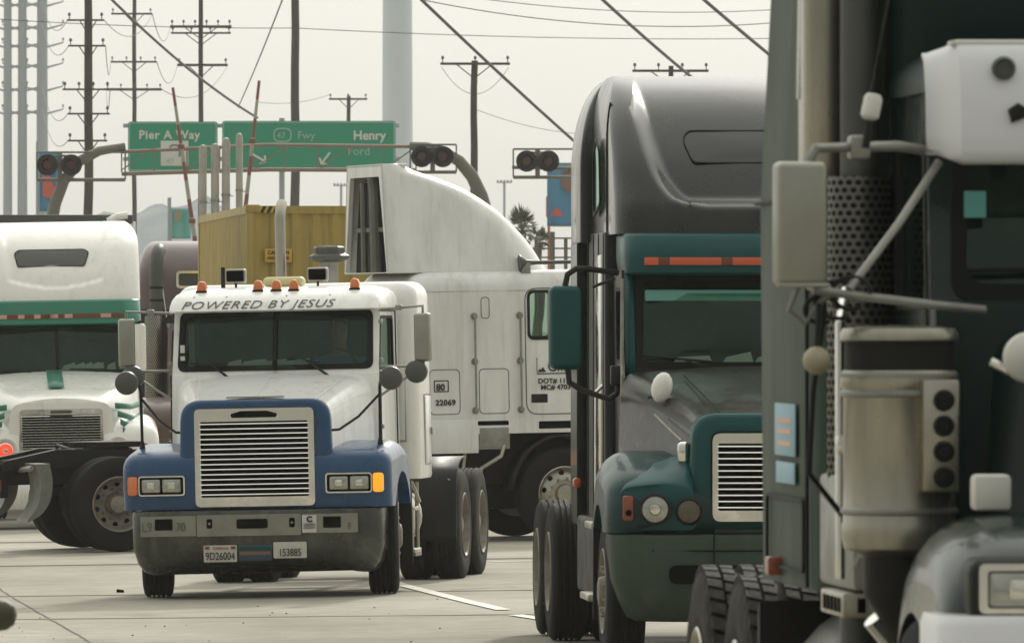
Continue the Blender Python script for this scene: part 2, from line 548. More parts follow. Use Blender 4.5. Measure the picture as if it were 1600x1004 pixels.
# ---------------------------------------------------------------- ground
def groundmat():
    m = bpy.data.materials.new('worn_concrete')
    m.use_nodes = True
    n, l = m.node_tree.nodes, m.node_tree.links
    p = n['Principled BSDF']
    p.inputs['Roughness'].default_value = .9
    p.inputs['Specular IOR Level'].default_value = .2
    tc = n.new('ShaderNodeTexCoord')
    def noise(sc, detail, ro, sx=1, sy=1):
        mp = n.new('ShaderNodeMapping')
        mp.inputs['Scale'].default_value = (sx, sy, 1)
        l.new(tc.outputs['Object'], mp.inputs[0])
        z = n.new('ShaderNodeTexNoise')
        z.inputs['Scale'].default_value = sc
        z.inputs['Detail'].default_value = detail
        z.inputs['Roughness'].default_value = ro
        l.new(mp.outputs[0], z.inputs['Vector'])
        return z
    a = noise(.5, 6, .6, .45, .16)            # long drag marks of tyres and old water
    b = noise(3.0, 8, .7)
    c = noise(22, 4, .6)
    r1 = n.new('ShaderNodeValToRGB')
    r1.color_ramp.elements[0].position = .32
    r1.color_ramp.elements[0].color = (.25, .228, .185, 1)
    r1.color_ramp.elements[1].position = .66
    r1.color_ramp.elements[1].color = (.43, .405, .345, 1)
    l.new(a.outputs['Fac'], r1.inputs[0])
    r2 = n.new('ShaderNodeMapRange')
    r2.inputs['From Min'].default_value = .35; r2.inputs['From Max'].default_value = .65
    r2.inputs['To Min'].default_value = .86; r2.inputs['To Max'].default_value = 1.07
    l.new(b.outputs['Fac'], r2.inputs['Value'])
    m1 = n.new('ShaderNodeMixRGB'); m1.blend_type = 'MULTIPLY'; m1.inputs[0].default_value = 1
    l.new(r1.outputs[0], m1.inputs[1]); l.new(r2.outputs[0], m1.inputs[2])
    r3 = n.new('ShaderNodeMapRange')          # oil spots and grit
    r3.inputs['From Min'].default_value = .66; r3.inputs['From Max'].default_value = .75
    r3.inputs['To Max'].default_value = .6
    l.new(c.outputs['Fac'], r3.inputs['Value'])
    m2 = n.new('ShaderNodeMixRGB'); m2.inputs[2].default_value = (.13, .12, .1, 1)
    l.new(r3.outputs[0], m2.inputs[0]); l.new(m1.outputs[0], m2.inputs[1])
    dk = noise(.8, 5, .55, .12, .45)          # broad stained bands across the lanes
    r4 = n.new('ShaderNodeMapRange')
    r4.inputs['From Min'].default_value = .5; r4.inputs['From Max'].default_value = .68
    r4.inputs['To Max'].default_value = .42
    l.new(dk.outputs['Fac'], r4.inputs['Value'])
    m3 = n.new('ShaderNodeMixRGB'); m3.inputs[2].default_value = (.17, .155, .125, 1)
    l.new(r4.outputs[0], m3.inputs[0]); l.new(m2.outputs[0], m3.inputs[1])
    ol = noise(.35, 3, .5, 1, .5)             # old oil drips
    r5 = n.new('ShaderNodeMapRange')
    r5.inputs['From Min'].default_value = .64; r5.inputs['From Max'].default_value = .72
    r5.inputs['To Max'].default_value = .55
    l.new(ol.outputs['Fac'], r5.inputs['Value'])
    m4 = n.new('ShaderNodeMixRGB'); m4.inputs[2].default_value = (.1, .095, .08, 1)
    l.new(r5.outputs[0], m4.inputs[0]); l.new(m3.outputs[0], m4.inputs[1])
    l.new(m4.outputs[0], p.inputs['Base Color'])
    bp = n.new('ShaderNodeBump'); bp.inputs['Strength'].default_value = .3; bp.inputs['Distance'].default_value = .02
    l.new(b.outputs['Fac'], bp.inputs['Height']); l.new(bp.outputs[0], p.inputs['Normal'])
    return m
M['ground'] = groundmat()
M['joint'] = mat('tarred_joint', (.06, .055, .045), .9, dirt=.5, dcol=(.25, .23, .19), dscale=1.2)
M['joint_faint'] = mat('filled_joint', (.17, .155, .125), .9, dirt=.7, dcol=(.33, .31, .26), dscale=1.5)
M['roadpaint'] = mat('worn_road_paint', (.66, .65, .6), .75, dirt=.45, dcol=(.4, .38, .33), dscale=2.5)
M['hill'] = mat('haze_toned_hill', (.2, .225, .245), .95, spec=0, dirt=.6, dcol=(.42, .42, .40), dscale=.05)  # pale grey blue: distance haze put into the hill's own colour

xs = [-700, -300, -120, -50, -25, -15, -10, -8.6] + [-8 + .5 * k for k in range(18)] + [1.5, 3, 6, 12, 25, 60, 150, 350, 700]
ys = [-25, -5, 10, 25, 34, 40] + [42 + 2 * k for k in range(12)] + [70, 80, 95, 115, 150, 220, 350, 600, 950, 1380]
g = MB()
vv = [[g.v((x, y, gz(x, y))) for x in xs] for y in ys]
for j in range(len(ys) - 1):
    for i in range(len(xs) - 1):
        g.face((vv[j][i], vv[j][i + 1], vv[j + 1][i + 1], vv[j + 1][i]))
struct(g.build('road', M['ground'], ang=180))

def strip(pts, w, off, mm, name, wob=0.0):
    """a thin sheet following the ground along pts"""
    b = MB()
    L, Rr = [], []
    P = []
    for (x0, y0), (x1, y1) in zip(pts, pts[1:]):
        k = max(2, int(math.hypot(x1 - x0, y1 - y0) / .4))
        P += [(lerp(x0, x1, t / k), lerp(y0, y1, t / k)) for t in range(k)]
    P.append(pts[-1])
    for i, (x, y) in enumerate(P):
        a, c = P[max(i - 1, 0)], P[min(i + 1, len(P) - 1)]
        t = Vector((c[0] - a[0], c[1] - a[1])).normalized()
        nn = Vector((-t.y, t.x))
        wb = random.uniform(-wob, wob)
        ww = w * random.uniform(.8, 1.2) if wob else w
        for s, lst in ((-1, L), (1, Rr)):
            q = Vector((x, y)) + nn * (s * ww / 2 + wb)
            lst.append(b.v((q.x, q.y, gz(q.x, q.y) + off)))
    for i in range(len(P) - 1):
        b.face((L[i], L[i + 1], Rr[i + 1], Rr[i]))
    return struct(b.build(name, mm))

def gpt(px, py):
    d = FPX * CAMZ / (py - 505)
    for _ in range(6):
        x = (px - 800) / FPX * d
        d = FPX * (CAMZ - gz(x, d)) / (py - 505)
    return ((px - 800) / FPX * d, d)

for (a, b_, w) in (((-60, 885), (1000, 872), .3), ((-60, 848), (1000, 838), .45), ((-60, 932), (1000, 922), .16), ((-60, 968), (1000, 960), .12), ((-60, 826), (1000, 816), .4)):
    strip([gpt(*a), gpt(*b_)], w, .004, M['joint'] if w > .2 else M['joint_faint'], 'slab_joint', .008)
strip([gpt(-40, 890), gpt(8, 926), gpt(75, 965), gpt(150, 1008), gpt(220, 1050)], .018, .004, M['joint'], 'slab_joint', .008)
strip([gpt(705, 921), gpt(765, 918), gpt(808, 917)], .03, .004, M['joint'], 'slab_joint', .01)
strip([gpt(600, 905), gpt(632, 915), gpt(735, 941), gpt(787, 953)], .13, .008, M['roadpaint'], 'lane_marking')
strip([gpt(806, 961), gpt(845, 967), gpt(900, 981)], .13, .008, M['roadpaint'], 'lane_marking')
strip([gpt(768, 878), gpt(848, 876)], .1, .008, M['roadpaint'], 'lane_marking')
b = MB()
for _ in range(34):
    x, y = random.uniform(-4.6, -.5), random.uniform(67, 79)
    s = random.uniform(.004, .010)
    z = gz(x, y)
    b.lathe([(s, 0), (s * .9, s * .6), (s * .4, s)], (x, y, z - .001), 'z', 6)
struct(b.build('loose_grit', M['frame']), 'stuff')
b = MB()
x, y = gpt(188, 925)
b.prism([(-.035, 0), (.035, 0), (.03, .022), (-.033, .03)], 'y', -.03, .03)
tag(b.build('road_debris', M['void'], loc=(x, y, gz(x, y) + .002)), 'small black scrap lying on the concrete left of the blue and white truck', 'debris')

# far wooded rise behind the left poles
b = MB()
rings = []
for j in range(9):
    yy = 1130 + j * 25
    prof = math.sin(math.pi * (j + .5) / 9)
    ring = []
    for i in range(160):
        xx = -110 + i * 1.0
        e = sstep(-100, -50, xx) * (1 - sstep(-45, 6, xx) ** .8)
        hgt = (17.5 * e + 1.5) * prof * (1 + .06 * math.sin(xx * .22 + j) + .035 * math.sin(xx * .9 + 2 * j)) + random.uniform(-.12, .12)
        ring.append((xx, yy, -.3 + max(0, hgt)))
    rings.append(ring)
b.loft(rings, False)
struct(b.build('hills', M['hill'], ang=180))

# ---------------------------------------------------------------- poles
def insul(b, x, y, z, s=1.0):
    b.lathe([(.02 * s, 0), (.02 * s, .12 * s), (.06 * s, .14 * s), (.06 * s, .2 * s), (.03 * s, .26 * s)], (x, y, z), 'z', 8)

def power_pole(px, d, w, top, arms, label, m='wood', ext=8, group='wooden utility poles', lean=0.0):
    base = at(px, 505, d)
    base.z = gz(base.x, d)
    t = thing('utility_pole', label, 'utility pole', base, (0, lean, 0), group)
    s = FPX / d
    H = (CAMZ - base.z) + (505 - top) / s
    r = w / 2 / s
    b = MB()
    b.tube([(random.uniform(-.15, .15) * r, 0, H * k / 12) for k in range(13)], [r * lerp(1.2, .86, k / 12) for k in range(13)], 14)
    b.build('mast', M[m], t)
    for (py, x0, x1, n, th) in arms:
        z = CAMZ - base.z + (505 - py) / s
        X0, X1 = (x0 - px) / s, (x1 - px) / s
        a = MB()
        hh = th / 2 / s
        a.box(X0, X1, -r - 2 * hh, -r + .01, z - hh, z + hh, .01)
        if n and abs(X1 - X0) > 1:
            for sg in (-1, 1):
                a.tube([(sg * min(abs(X0), abs(X1)) * .5, -r - hh, z - hh), (0, -r * .9, z - hh - .45)], .02, 5)
        ca = a.build('crossarm', M[m], t)
        for k in range(n):
            q = MB()
            xk = lerp(X0 + .08, X1 - .08, k / max(1, n - 1))
            insul(q, xk, -r - hh, z + hh, .85)
            q.build('insulator', M['greymirror'], ca)
    return t

power_pole(138, 300, 14, -40, [(32, 105, 163, 2, 3), (72, 107, 165, 2, 3), (140, 98, 172, 4, 3), (178, 106, 172, 2, 3), (220, 106, 168, 2, 3)], 'thick dark wooden pole with five short crossarms, left of the green signs')
power_pole(210, 440, 7, -45, [(22, 174, 238, 2, 3), (97, 173, 245, 4, 3), (140, 166, 253, 5, 4)], 'thin wooden pole with three crossarms standing behind the left green sign')
power_pole(314, 360, 8, -30, [(42, 266, 362, 6, 4), (52, 267, 361, 4, 3), (102, 277, 356, 2, 4)], 'wooden pole with a doubled top crossarm above the left green sign')
power_pole(461, 365, 14, -60, [], 'bare dark wooden pole without crossarms behind the wide green sign')
power_pole(545, 450, 7, 150, [(155, 514, 574, 3, 3)], 'short thin pole with one crossarm just above the wide green sign')
power_pole(741, 300, 12, 95, [(100, 688, 797, 3, 4)], 'dark wooden pole with one crossarm, topped beside the pale mast')
power_pole(1048, 300, 9, 103, [(111, 988, 1107, 4, 4)], 'wooden pole top and crossarm rising behind the charcoal sleeper roof')

def steel_pole(px, w, label):
    d = 560
    base = at(px, 505, d)
    base.z = gz(base.x, d)
    t = thing('transmission_pole', label, 'transmission pole', base, group='grey steel transmission poles')
    s = FPX / d
    b = MB()
    b.lathe([(w / 2 / s * 1.25, 0), (w / 2 / s, 18), (w / 2 / s * .85, 31)], (0, 0, 0), 'z', 12)
    b.build('mast', M['greypole'], t)
    for py in (2, 38, 66, 98, 134, 170):
        z = CAMZ + (505 - py) / s
        for sg in (-1, 1):
            a = MB()
            L = (w / 2 + 24) / s
            a.tube([(0, 0, z - .2), (sg * L, 0, z + .15)], [.09, .05], 6)
            insul(a, sg * L, 0, z + .15, 1.2)
            a.build('crossarm', M['greypole'], t)
steel_pole(12, 13, 'hazy grey steel pole, leftmost of the three')
steel_pole(35, 14, 'hazy grey steel pole, middle of the three at the left edge')
steel_pole(66, 17, 'hazy grey steel pole, thickest and rightmost of the three')

d = 470
p = at(621, 505, d)
s = FPX / d
b = MB()
b.lathe([(25.5 / s, gz(p.x, d)), (24.5 / s, 9), (23 / s, 20), (21 / s, 34)], (p.x, d, 0), 'z', 28)
tag(b.build('monopole_mast', M['palepole']), 'very thick pale blue white mast rising behind the wide green sign', 'mast')

# ---------------------------------------------------------------- wires
def wire(px0, py0, d0, px1, py1, d1, wpx, sag, label, name='utility_wire', group='overhead wires', m='cable'):
    a, c = at(px0, py0, d0), at(px1, py1, d1)
    P = []
    for k in range(25):
        t = k / 24
        q = a.lerp(c, t)
        q.z -= sag * 4 * t * (1 - t)
        P.append(q)
    b = MB()
    r = wpx / 2 / FPX * (d0 + d1) / 2
    b.tube(P, r, 6)
    tag(b.build(name, M[m]), label, 'cable' if name == 'span_cable' else 'wire', group)
G2 = 'thick sagging cables'
wire(150, -25, 240, 402, 184, 300, 4.2, .25, 'thick cable sloping down to the striped gate arm above the wide sign', 'span_cable', G2)
wire(640, -18, 235, 1180, 452, 330, 4.6, .3, 'thick cable sloping down past the pale mast to the charcoal truck', 'span_cable', G2)
wire(915, -25, 235, 1185, 200, 300, 5, .15, 'thick cable sloping down behind the charcoal sleeper roof', 'span_cable', G2)
wire(1060, -35, 235, 1500, 300, 330, 5, .3, 'thick cable nearest the dark green sleeper on the right', 'span_cable', G2)
wire(-20, 29, 300, 461, 44, 310, 1.3, .1, 'thin level wire crossing the tall poles on the left')
wire(461, 44, 310, 1230, 60, 330, 1.3, .15, 'thin level wire running right from the bare dark pole')
wire(445, -10, 300, 372, 168, 420, 2.2, .1, 'steep wire slanting down between two wooden poles above the signs')
wire(640, -4, 300, 1230, 34, 320, 1.6, .5, 'upper long wire at the top of the sky, lower strand')
wire(720, -6, 300, 1230, 14, 320, 1.4, .3, 'upper long wire at the top of the sky, topmost strand')
wire(741, 170, 300, 1048, 200, 300, .9, .5, 'faint wire right of the single crossarm pole')
wire(405, 160, 400, 515, 148, 450, .9, .2, 'faint wire leading left from the short thin pole')
wire(795, 105, 300, 690, 105, 300, .9, .9, 'drooping loop of wire under the single crossarm')
FW = 'faint wires strung between the poles on the left'
for (a, c) in (((163, 32), (238, 22)), ((105, 32), (66, 2)), ((107, 72), (66, 38)), ((165, 72), (173, 97)), ((172, 140), (166, 140)), ((106, 178), (66, 134)), ((245, 97), (277, 102)), ((238, 22), (266, 42)), ((253, 140), (356, 102)), ((106, 220), (66, 170))):
    wire(a[0], a[1], 300, c[0], c[1], 440, 1.0, .8, 'faint drooping wire between the left hand poles', group=FW)

# ---------------------------------------------------------------- highway signs
d = 350
s = FPX / d
def sign(x0, x1, y0, y1, label, cat='road sign'):
    a, c = at(x0, y1, d), at(x1, y0, d)
    t = thing('highway_sign', label, cat, (a.x, d, a.z), group='green overhead highway signs')
    W, H = c.x - a.x, c.z - a.z
    b = MB()
    b.prism(rrect(0, W, 0, H, .12), 'y', 0, .06)
    b.build('sign_panel', M['signgreen'], t)
    o, i = rrect(.03, W - .03, .03, H - .03, .1), rrect(.07, W - .07, .07, H - .07, .08)
    b = MB()
    b.ring(o, i, lambda u, v, w: (u, -.012 + w, v), .01)
    b.build('border', M['faded'], t)
    return t, W, H
def sfn(ox, oz):
    return lambda u, v, w: Vector((ox + u, -.006 - w, oz + v))
t, W, H = sign(200, 340, 190, 268, 'green highway sign reading Pier A Way with a white square panel')
text('Pier A Way', .46, sfn(.42, 1.28), M['signwhite'], t, bold=.012, space=1.1)
b = MB()
b.box(1.28, 2.36, -.03, -.005, .22, 1.2, .01)
pn = b.build('route_panel', M['signwhite'], t)
b = MB()
b.tube([(1.62, -.04, .95), (1.75, -.04, 1.04), (1.95, -.04, 1.02), (2.02, -.04, .85), (2.02, -.04, .58)], .035, 6)
b.build('arrow', M['greyink'], pn)
text('47', .3, lambda u, v, w: Vector((1.5 + u, -.034 - w, .3 + v)), M['faded'], pn)
t, W, H = sign(347, 618, 189, 267, 'wide green highway sign reading Fwy and Henry Ford')
text('Fwy', .42, sfn(2.95, 1.25), M['faded'], t)
text('Henry', .5, sfn(5.12, 1.22), M['signwhite'], t, bold=.014)
text('Ford', .46, sfn(4.9, .62), M['faded'], t)
b = MB()
o, i = rrect(2.0, 2.72, 1.12, 1.68, .26), rrect(2.05, 2.67, 1.17, 1.63, .22)
b.ring(o, i, lambda u, v, w: (u, -.016 + w, v), .012)
sh = b.build('route_shield', M['faded'], t)
text('47', .34, lambda u, v, w: Vector((2.14 + u, -.016 - w, 1.27 + v)), M['faded'], sh)
for (x, z, ang) in ((4.05, .5, .9), (1.45, .5, 2.6)):
    b = MB()
    e = Vector((math.cos(ang) * .28, 0, math.sin(ang) * .28))
    c = Vector((x, -.03, z))
    b.tube([c + e, c - e], .05, 6)
    q = Vector((-e.z, 0, e.x))
    b.tube([c - e + q * .7 + e * .5, c - e, c - e - q * .7 + e * .5], .05, 6)
    b.build('arrow', M['signwhite'], t)

t = thing('sign_gantry', 'grey steel post and beams holding up the green highway signs', 'sign gantry', (at(440, 505, d).x, d + .45, gz(-9, d)))
b = MB()
b.tube([(0, 0, 0), (0, 0, 10.6)], .11, 12)
b.build('post', M['greypole'], t)
for z in (9.0, 10.3):
    b = MB()
    b.box(-6.2, 4.6, -.3, -.18, z - .08, z + .08, .01)
    b.build('beam', M['greypole'], t)

# ---------------------------------------------------------------- railroad cantilever with warning lights
d = 250
s = FPX / d
def flasher(parent, px, py, m='void', top=None):
    """one round black backplate with hood and red roundel"""
    c = at(px, py, d) - parent.location
    b = MB()
    b.disc((c.x, c.y - .25, c.z), .30, 'y', .03, 28)
    o = b.build('warning_light', M['black'], parent)
    b = MB()
    b.lathe([(.16, -.26), (.175, -.29), (.175, -.55)], c, 'y', 20, False)
    b.build('hood', M['black'], o)
    b = MB()
    b.lathe([(.155, -.27), (.12, -.31), (.0, -.325)], c, 'y', 18)
    b.build('lens', M['brownlens'], o)
    return o
def lightframe(t, x0, x1, y0, y1, mid):
    b = MB()
    a, c = at(x0, y1, d) - t.location, at(x1, y0, d) - t.location
    for (p, q, r) in (((a.x, a.z), (c.x, a.z), .05), ((a.x, c.z), (c.x, c.z), .028), ((a.x, a.z), (a.x, c.z), .022), ((c.x, a.z), (c.x, c.z), .022)):
        b.tube([(p[0], -.1, p[1]), (q[0], -.1, q[1])], r, 8)
    xm = at(mid, 250, d).x - t.location.x
    b.tube([(xm, -.1, a.z), (xm, -.1, c.z)], .07, 10)
    for sg in (-1, 1):
        b.tube([(xm, -.12, c.z - .1), (xm + sg * .16, -.2, c.z - .1), (xm + sg * .3, -.2, c.z - .3)], .035, 8)
    b.build('light_frame', M['sigsteel'], t)

bx = at(85, 505, d)
t = thing('crossing_gantry', 'arched railroad crossing gantry with round warning lights at both ends, crossing before the green signs', 'crossing signal', (bx.x, d, gz(-9, d)))
L0 = t.location
b = MB()
path = [(72, 505), (78, 360), (86, 318), (100, 282), (124, 252), (155, 236), (196, 229)]
b.tube([at(*q, d) - L0 for q in path], [.18, .18, .17, .16, .15, .13, .11], 12)
b.build('arch_arm', M['sigsteel'], t)
b = MB()
path = [(640, 228), (668, 229), (694, 236), (718, 252), (738, 276), (752, 306), (760, 336), (764, 380), (766, 505)]
b.tube([at(*q, d) - L0 for q in path], [.12, .13, .15, .17, .18, .19, .2, .2, .2], 12)
b.build('arch_arm', M['sigsteel'], t)
b = MB()
zt, zb = at(0, 229, d).z - L0.z, at(0, 266, d).z - L0.z
x0, x1 = at(190, 0, d).x - L0.x, at(650, 0, d).x - L0.x
b.tube([(x0, 0, zt - .15), ((x0 + x1) / 2, 0, zt + .05), (x1, 0, zt)], .05, 8)
b.tube([(x0, 0, zb - .1), ((x0 + x1) / 2, 0, zb + .02), (x1, 0, zb)], .06, 8)
n = 9
for k in range(n + 1):
    xk = lerp(x0, x1, k / n)
    b.tube([(xk, 0, zb - .05), (xk, 0, zt)], .022, 6)
    if k < n and k % 2 == 0:
        b.tube([(xk, 0, zb), (lerp(x0, x1, (k + 1) / n), 0, zt)], .02, 6)
b.build('walkway_truss', M['railsteel'], t)
lightframe(t, 58, 196, 238, 281, 94)
lightframe(t, 641, 713, 226, 269, 676)
for q in ((75, 258), (112, 258), (659, 245), (692, 245)):
    flasher(t, *q)
bx = at(960, 505, d)
t = thing('crossing_signal', 'pair of round black warning lights in a thin frame beside the blue banner', 'crossing signal', (bx.x, d, 0))
b = MB()
b.tube([(0, 0, 0), (0, 0, 7.6)], .11, 12)
b.tube([(0, 0, 6.7), (at(800, 0, d).x - bx.x, 0, 6.75)], .05, 8)
b.build('mast', M['sigsteel'], t)
lightframe(t, 802, 905, 233, 277, 840)
for q in ((823, 252), (857, 252)):
    flasher(t, *q)

# raised crossing gate arms
def gate(px0, py0, px1, py1, label):
    a, c = at(px0, py0, 245), at(px1, py1, 245)
    base = Vector((a.x + (a.x - c.x) / (c.z - a.z) * a.z, 245, gz(a.x, 245)))
    t = thing('crossing_gate', label, 'crossing gate', base, group='raised railroad gates')
    A, C = Vector((0, 0, .9)), c - base
    b = MB()
    b.box(-.25, .25, -.2, .2, 0, 1.1, .03)
    b.build('gate_mechanism', M['sigsteel'], t)
    nseg = 16
    b = MB()
    b.tube([A.lerp(C, k / nseg) for k in range(nseg + 1)], [lerp(.085, .04, k / nseg) for k in range(nseg + 1)], 8)
    for f in b.bm.faces:
        zc = sum(v.co.z for v in f.verts) / len(f.verts)
        f.material_index = int((zc - A.z) / (C.z - A.z) * nseg) % 2
    b.build('gate_arm', [M['conduit'], M['red']], t)
    b = MB()
    for k in (.55, .8):
        p = A.lerp(C, k)
        b.box(p.x - .09, p.x + .09, p.y - .1, p.y + .05, p.z - .05, p.z + .07, .01)
    b.build('gate_lamp', M['red'], t)
gate(300, 362, 270, 137, 'raised red and white gate arm leaning left across the Pier A Way sign')
gate(386, 318, 405, 126, 'raised red and white gate arm leaning right across the wide sign')

# light grey vertical pipes in front of the signs
GP = 'light grey pipe posts before the signs'
for px, w, top, lb in ((317, 12, 226, 'shorter light grey pipe post, leftmost of the four before the signs'), (336, 13, 224, 'light grey pipe post standing second from the left before the signs'), (353, 13, 215, 'light grey pipe post below the gap between both green signs'), (374, 11, 208, 'slim light grey pipe post with rounded cap, tallest of the four')):
    dd = 200
    p = at(px, top, dd)
    z0 = gz(p.x, dd)
    r = w / 2 / FPX * dd
    t = thing('pipe_post', lb, 'post', (p.x, dd, z0), group=GP)
    b = MB()
    h = p.z - z0
    b.lathe([(r, 0), (r, h - .1), (r * .7, h - .02), (r * .2, h)], (0, 0, 0), 'z', 14)
    b.build('pipe', M['conduit'], t)
    b = MB()
    for z in (h - 1.3, h - 2.4):
        b.lathe([(r + .012, z), (r + .012, z + .05)], (0, 0, 0), 'z', 14)
        b.tube([(0, 0, z), (.16, .05, z)], .012, 6)
    b.build('clamp', M['steel'], t)

# banners on posts, stadium lights, palms and railing
def banner(x0, x1, y0, y1, d, label, shapes, m='bannerblue', post=1, group='banners hung along the road'):
    a, c = at(x0, y1, d), at(x1, y0, d)
    t = thing('street_banner', label, 'banner', (a.x, d, 0), group=group)
    W = c.x - a.x
    b = MB()
    N = 14
    rings = []
    for off in (0, .012):
        pass
    front = [[(W * i / N, .05 * math.sin(i * .9) + off, lerp(a.z, c.z, j / N)) for i in range(N + 1)] for j in range(N + 1) for off in (0,)]
    b.loft(front, False)
    o = b.build('cloth', M[m], t)
    md = o.modifiers.new('thickness', 'SOLIDIFY')
    md.thickness = .012
    px = W + .08 if post > 0 else -.08
    b = MB()
    b.tube([(px, .1, 0), (px, .1, c.z + .4)], .07, 10)
    for z in (a.z, c.z):
        b.tube([(px, .1, z), (0 if post > 0 else W, .06, z)], .025, 6)
    b.build('banner_post', M['greypole'], t)
    for mm, pts in shapes:
        b = MB()
        b.prism([(W * u, lerp(a.z, c.z, v)) for u, v in rpoly(pts, .04, 3)], 'y', -.075, -.06)
        b.build('printed_shape', M[mm], o)
    return t
banner(855, 905, 255, 353, 330, 'blue street banner with brown rounded shapes and a little red boat shape', [('brown', [(.42, .62), (.75, .52), (.9, .7), (.7, .9), (.5, .85)]), ('cream', [(.55, .85), (.9, .9), (.95, 1.0), (.62, .99)]), ('bannerred', [(.1, .16), (.5, .16), (.4, .25), (.3, .3), (.2, .25)])])
b = MB()
p, q = at(853, 340, 340), at(862, 306, 340)
b.prism(rrect(p.x, q.x, p.z, q.z, .08), 'y', 340, 340.12)
for zz in (0,):
    b.tube([((p.x + q.x) / 2, 340.06, 0), ((p.x + q.x) / 2, 340.06, p.z)], .05, 8)
tag(b.build('red_sign', M['bannerred']), 'narrow red sign peeking out left of the blue street banner', 'sign')
banner(62, 92, 238, 330, 330, 'hazy blue street banner with a red sail shape under the left warning lights', [('bannerred', [(.15, .25), (.75, .2), (.8, .4), (.35, .75), (.15, .62)])], post=-1)
banner(268, 298, 326, 372, 320, 'small turquoise banner hanging behind the maroon truck', [('cream', [(.1, .55), (.5, .6), (.5, .95), (.2, .98)])], 'turq', -1)

def mastlight(px, top, d, label):
    p = at(px, top, d)
    t = thing('floodlight_mast', label, 'floodlight', (p.x, d, 0), group='distant floodlight masts')
    b = MB()
    b.tube([(0, 0, 0), (0, 0, p.z)], .09, 8)
    b.build('mast', M['greypole'], t)
    b = MB()
    b.tube([(-.55, 0, p.z), (.55, 0, p.z)], .05, 6)
    for k in range(5):
        b.box(-.55 + k * .24, -.4 + k * .24, -.15, .1, p.z - .02, p.z + .18, .02)
    b.build('lamp_head', M['greypole'], t)
mastlight(788, 285, 640, 'thin hazy floodlight mast above the palm trees')
mastlight(533, 290, 640, 'thin hazy floodlight mast under the wide green sign')

def palm(px, py, d, h_px, crown, label, n=30, seed=1):
    rnd = random.Random(seed)
    p = at(px, py, d)
    t = thing('palm_tree', label, 'palm tree', (p.x, d, gz(p.x, d)), group='fan palms')
    h = p.z - gz(p.x, d)
    b = MB()
    b.tube([(.06 * math.sin(k * .9), 0, h * k / 14) for k in range(15)], [lerp(.21, .15, k / 14) * (1 + .07 * (k % 2)) for k in range(15)], 10)
    b.build('trunk', M['trunk'], t)
    b = MB()
    for k in range(n):
        az = rnd.uniform(0, 2 * math.pi)
        el = rnd.uniform(-.75, 1.35)
        L = crown * rnd.uniform(.75, 1.1)
        dr = Vector((math.cos(az) * math.cos(el), math.sin(az) * math.cos(el), math.sin(el)))
        o = Vector((0, 0, h))
        hub = o + dr * L * .5
        b.tube([o, hub], .018, 4)
        side = dr.cross(Vector((0, 0, 1)))
        side = side.normalized() if side.length > .1 else Vector((1, 0, 0))
        up = side.cross(dr)
        for q in range(13):                       # blades of the fan
            a = lerp(-1.25, 1.25, q / 12)
            e = (dr * math.cos(a) + side * math.sin(a) + up * .15 * rnd.uniform(-1, 1)).normalized() * L * .55 * (1 - .25 * abs(a)) + Vector((0, 0, -.1 * abs(a)))
            w = side * .035 * math.cos(a) - dr * .035 * math.sin(a)
            m1 = hub + e * .55
            b.face([b.v(hub), b.v(m1 - w), b.v(hub + e), b.v(m1 + w)])
    b.build('crown', M['leaf'], t)
palm(816, 362, 300, 0, .95, 'larger fan palm beside the slope of the white roof fairing', 26, 3)
palm(842, 378, 330, 0, .62, 'smaller fan palm between the larger palm and the charcoal truck', 22, 8)

t = thing('metal_railing', 'hazy metal railing behind the air horn, left of the charcoal truck', 'railing', (at(835, 505, 190).x, 190, 0))
b = MB()
for px in (838, 863, 884, 910, 940):
    x = at(px, 0, 190).x - t.location.x
    b.tube([(x, 0, 0), (x, 0, at(0, 362 if px == 863 else 372, 190).z)], .055 if px == 863 else .04, 8)
b.build('post', M['sigsteel'], t)
b = MB()
for py in (372, 388, 402):
    z = at(0, py, 190).z
    b.tube([(-.05, 0, z), (1.6, 0, z)], .02, 6)
b.build('rail', M['sigsteel'], t)

# ---------------------------------------------------------------- rounded bar end poking in at the lower left
d = 30
e = at(27, 960, d)
t = thing('barrier_bar', 'dark olive rounded bar end poking in at the lower left corner', 'barrier', (e.x - .8, d, gz(e.x, d)))
b = MB()
z = e.z - gz(e.x, d)
b.lathe([(.055, -.5), (.057, .72), (.05, .765), (.032, .79), (.0, .8)], (0, 0, z), 'x', 24)
b.build('bar', M['olive'], t)
b = MB()
b.lathe([(.057, .3), (.057, .735), (.054, .74)], (0, .004, z), 'x', 24, False)
b.build('sleeve', M['olive'], t)
b = MB()
b.tube([(-.45, 0, 0), (-.45, 0, z + .1)], .045, 12)
b.build('post', M['cream'], t)
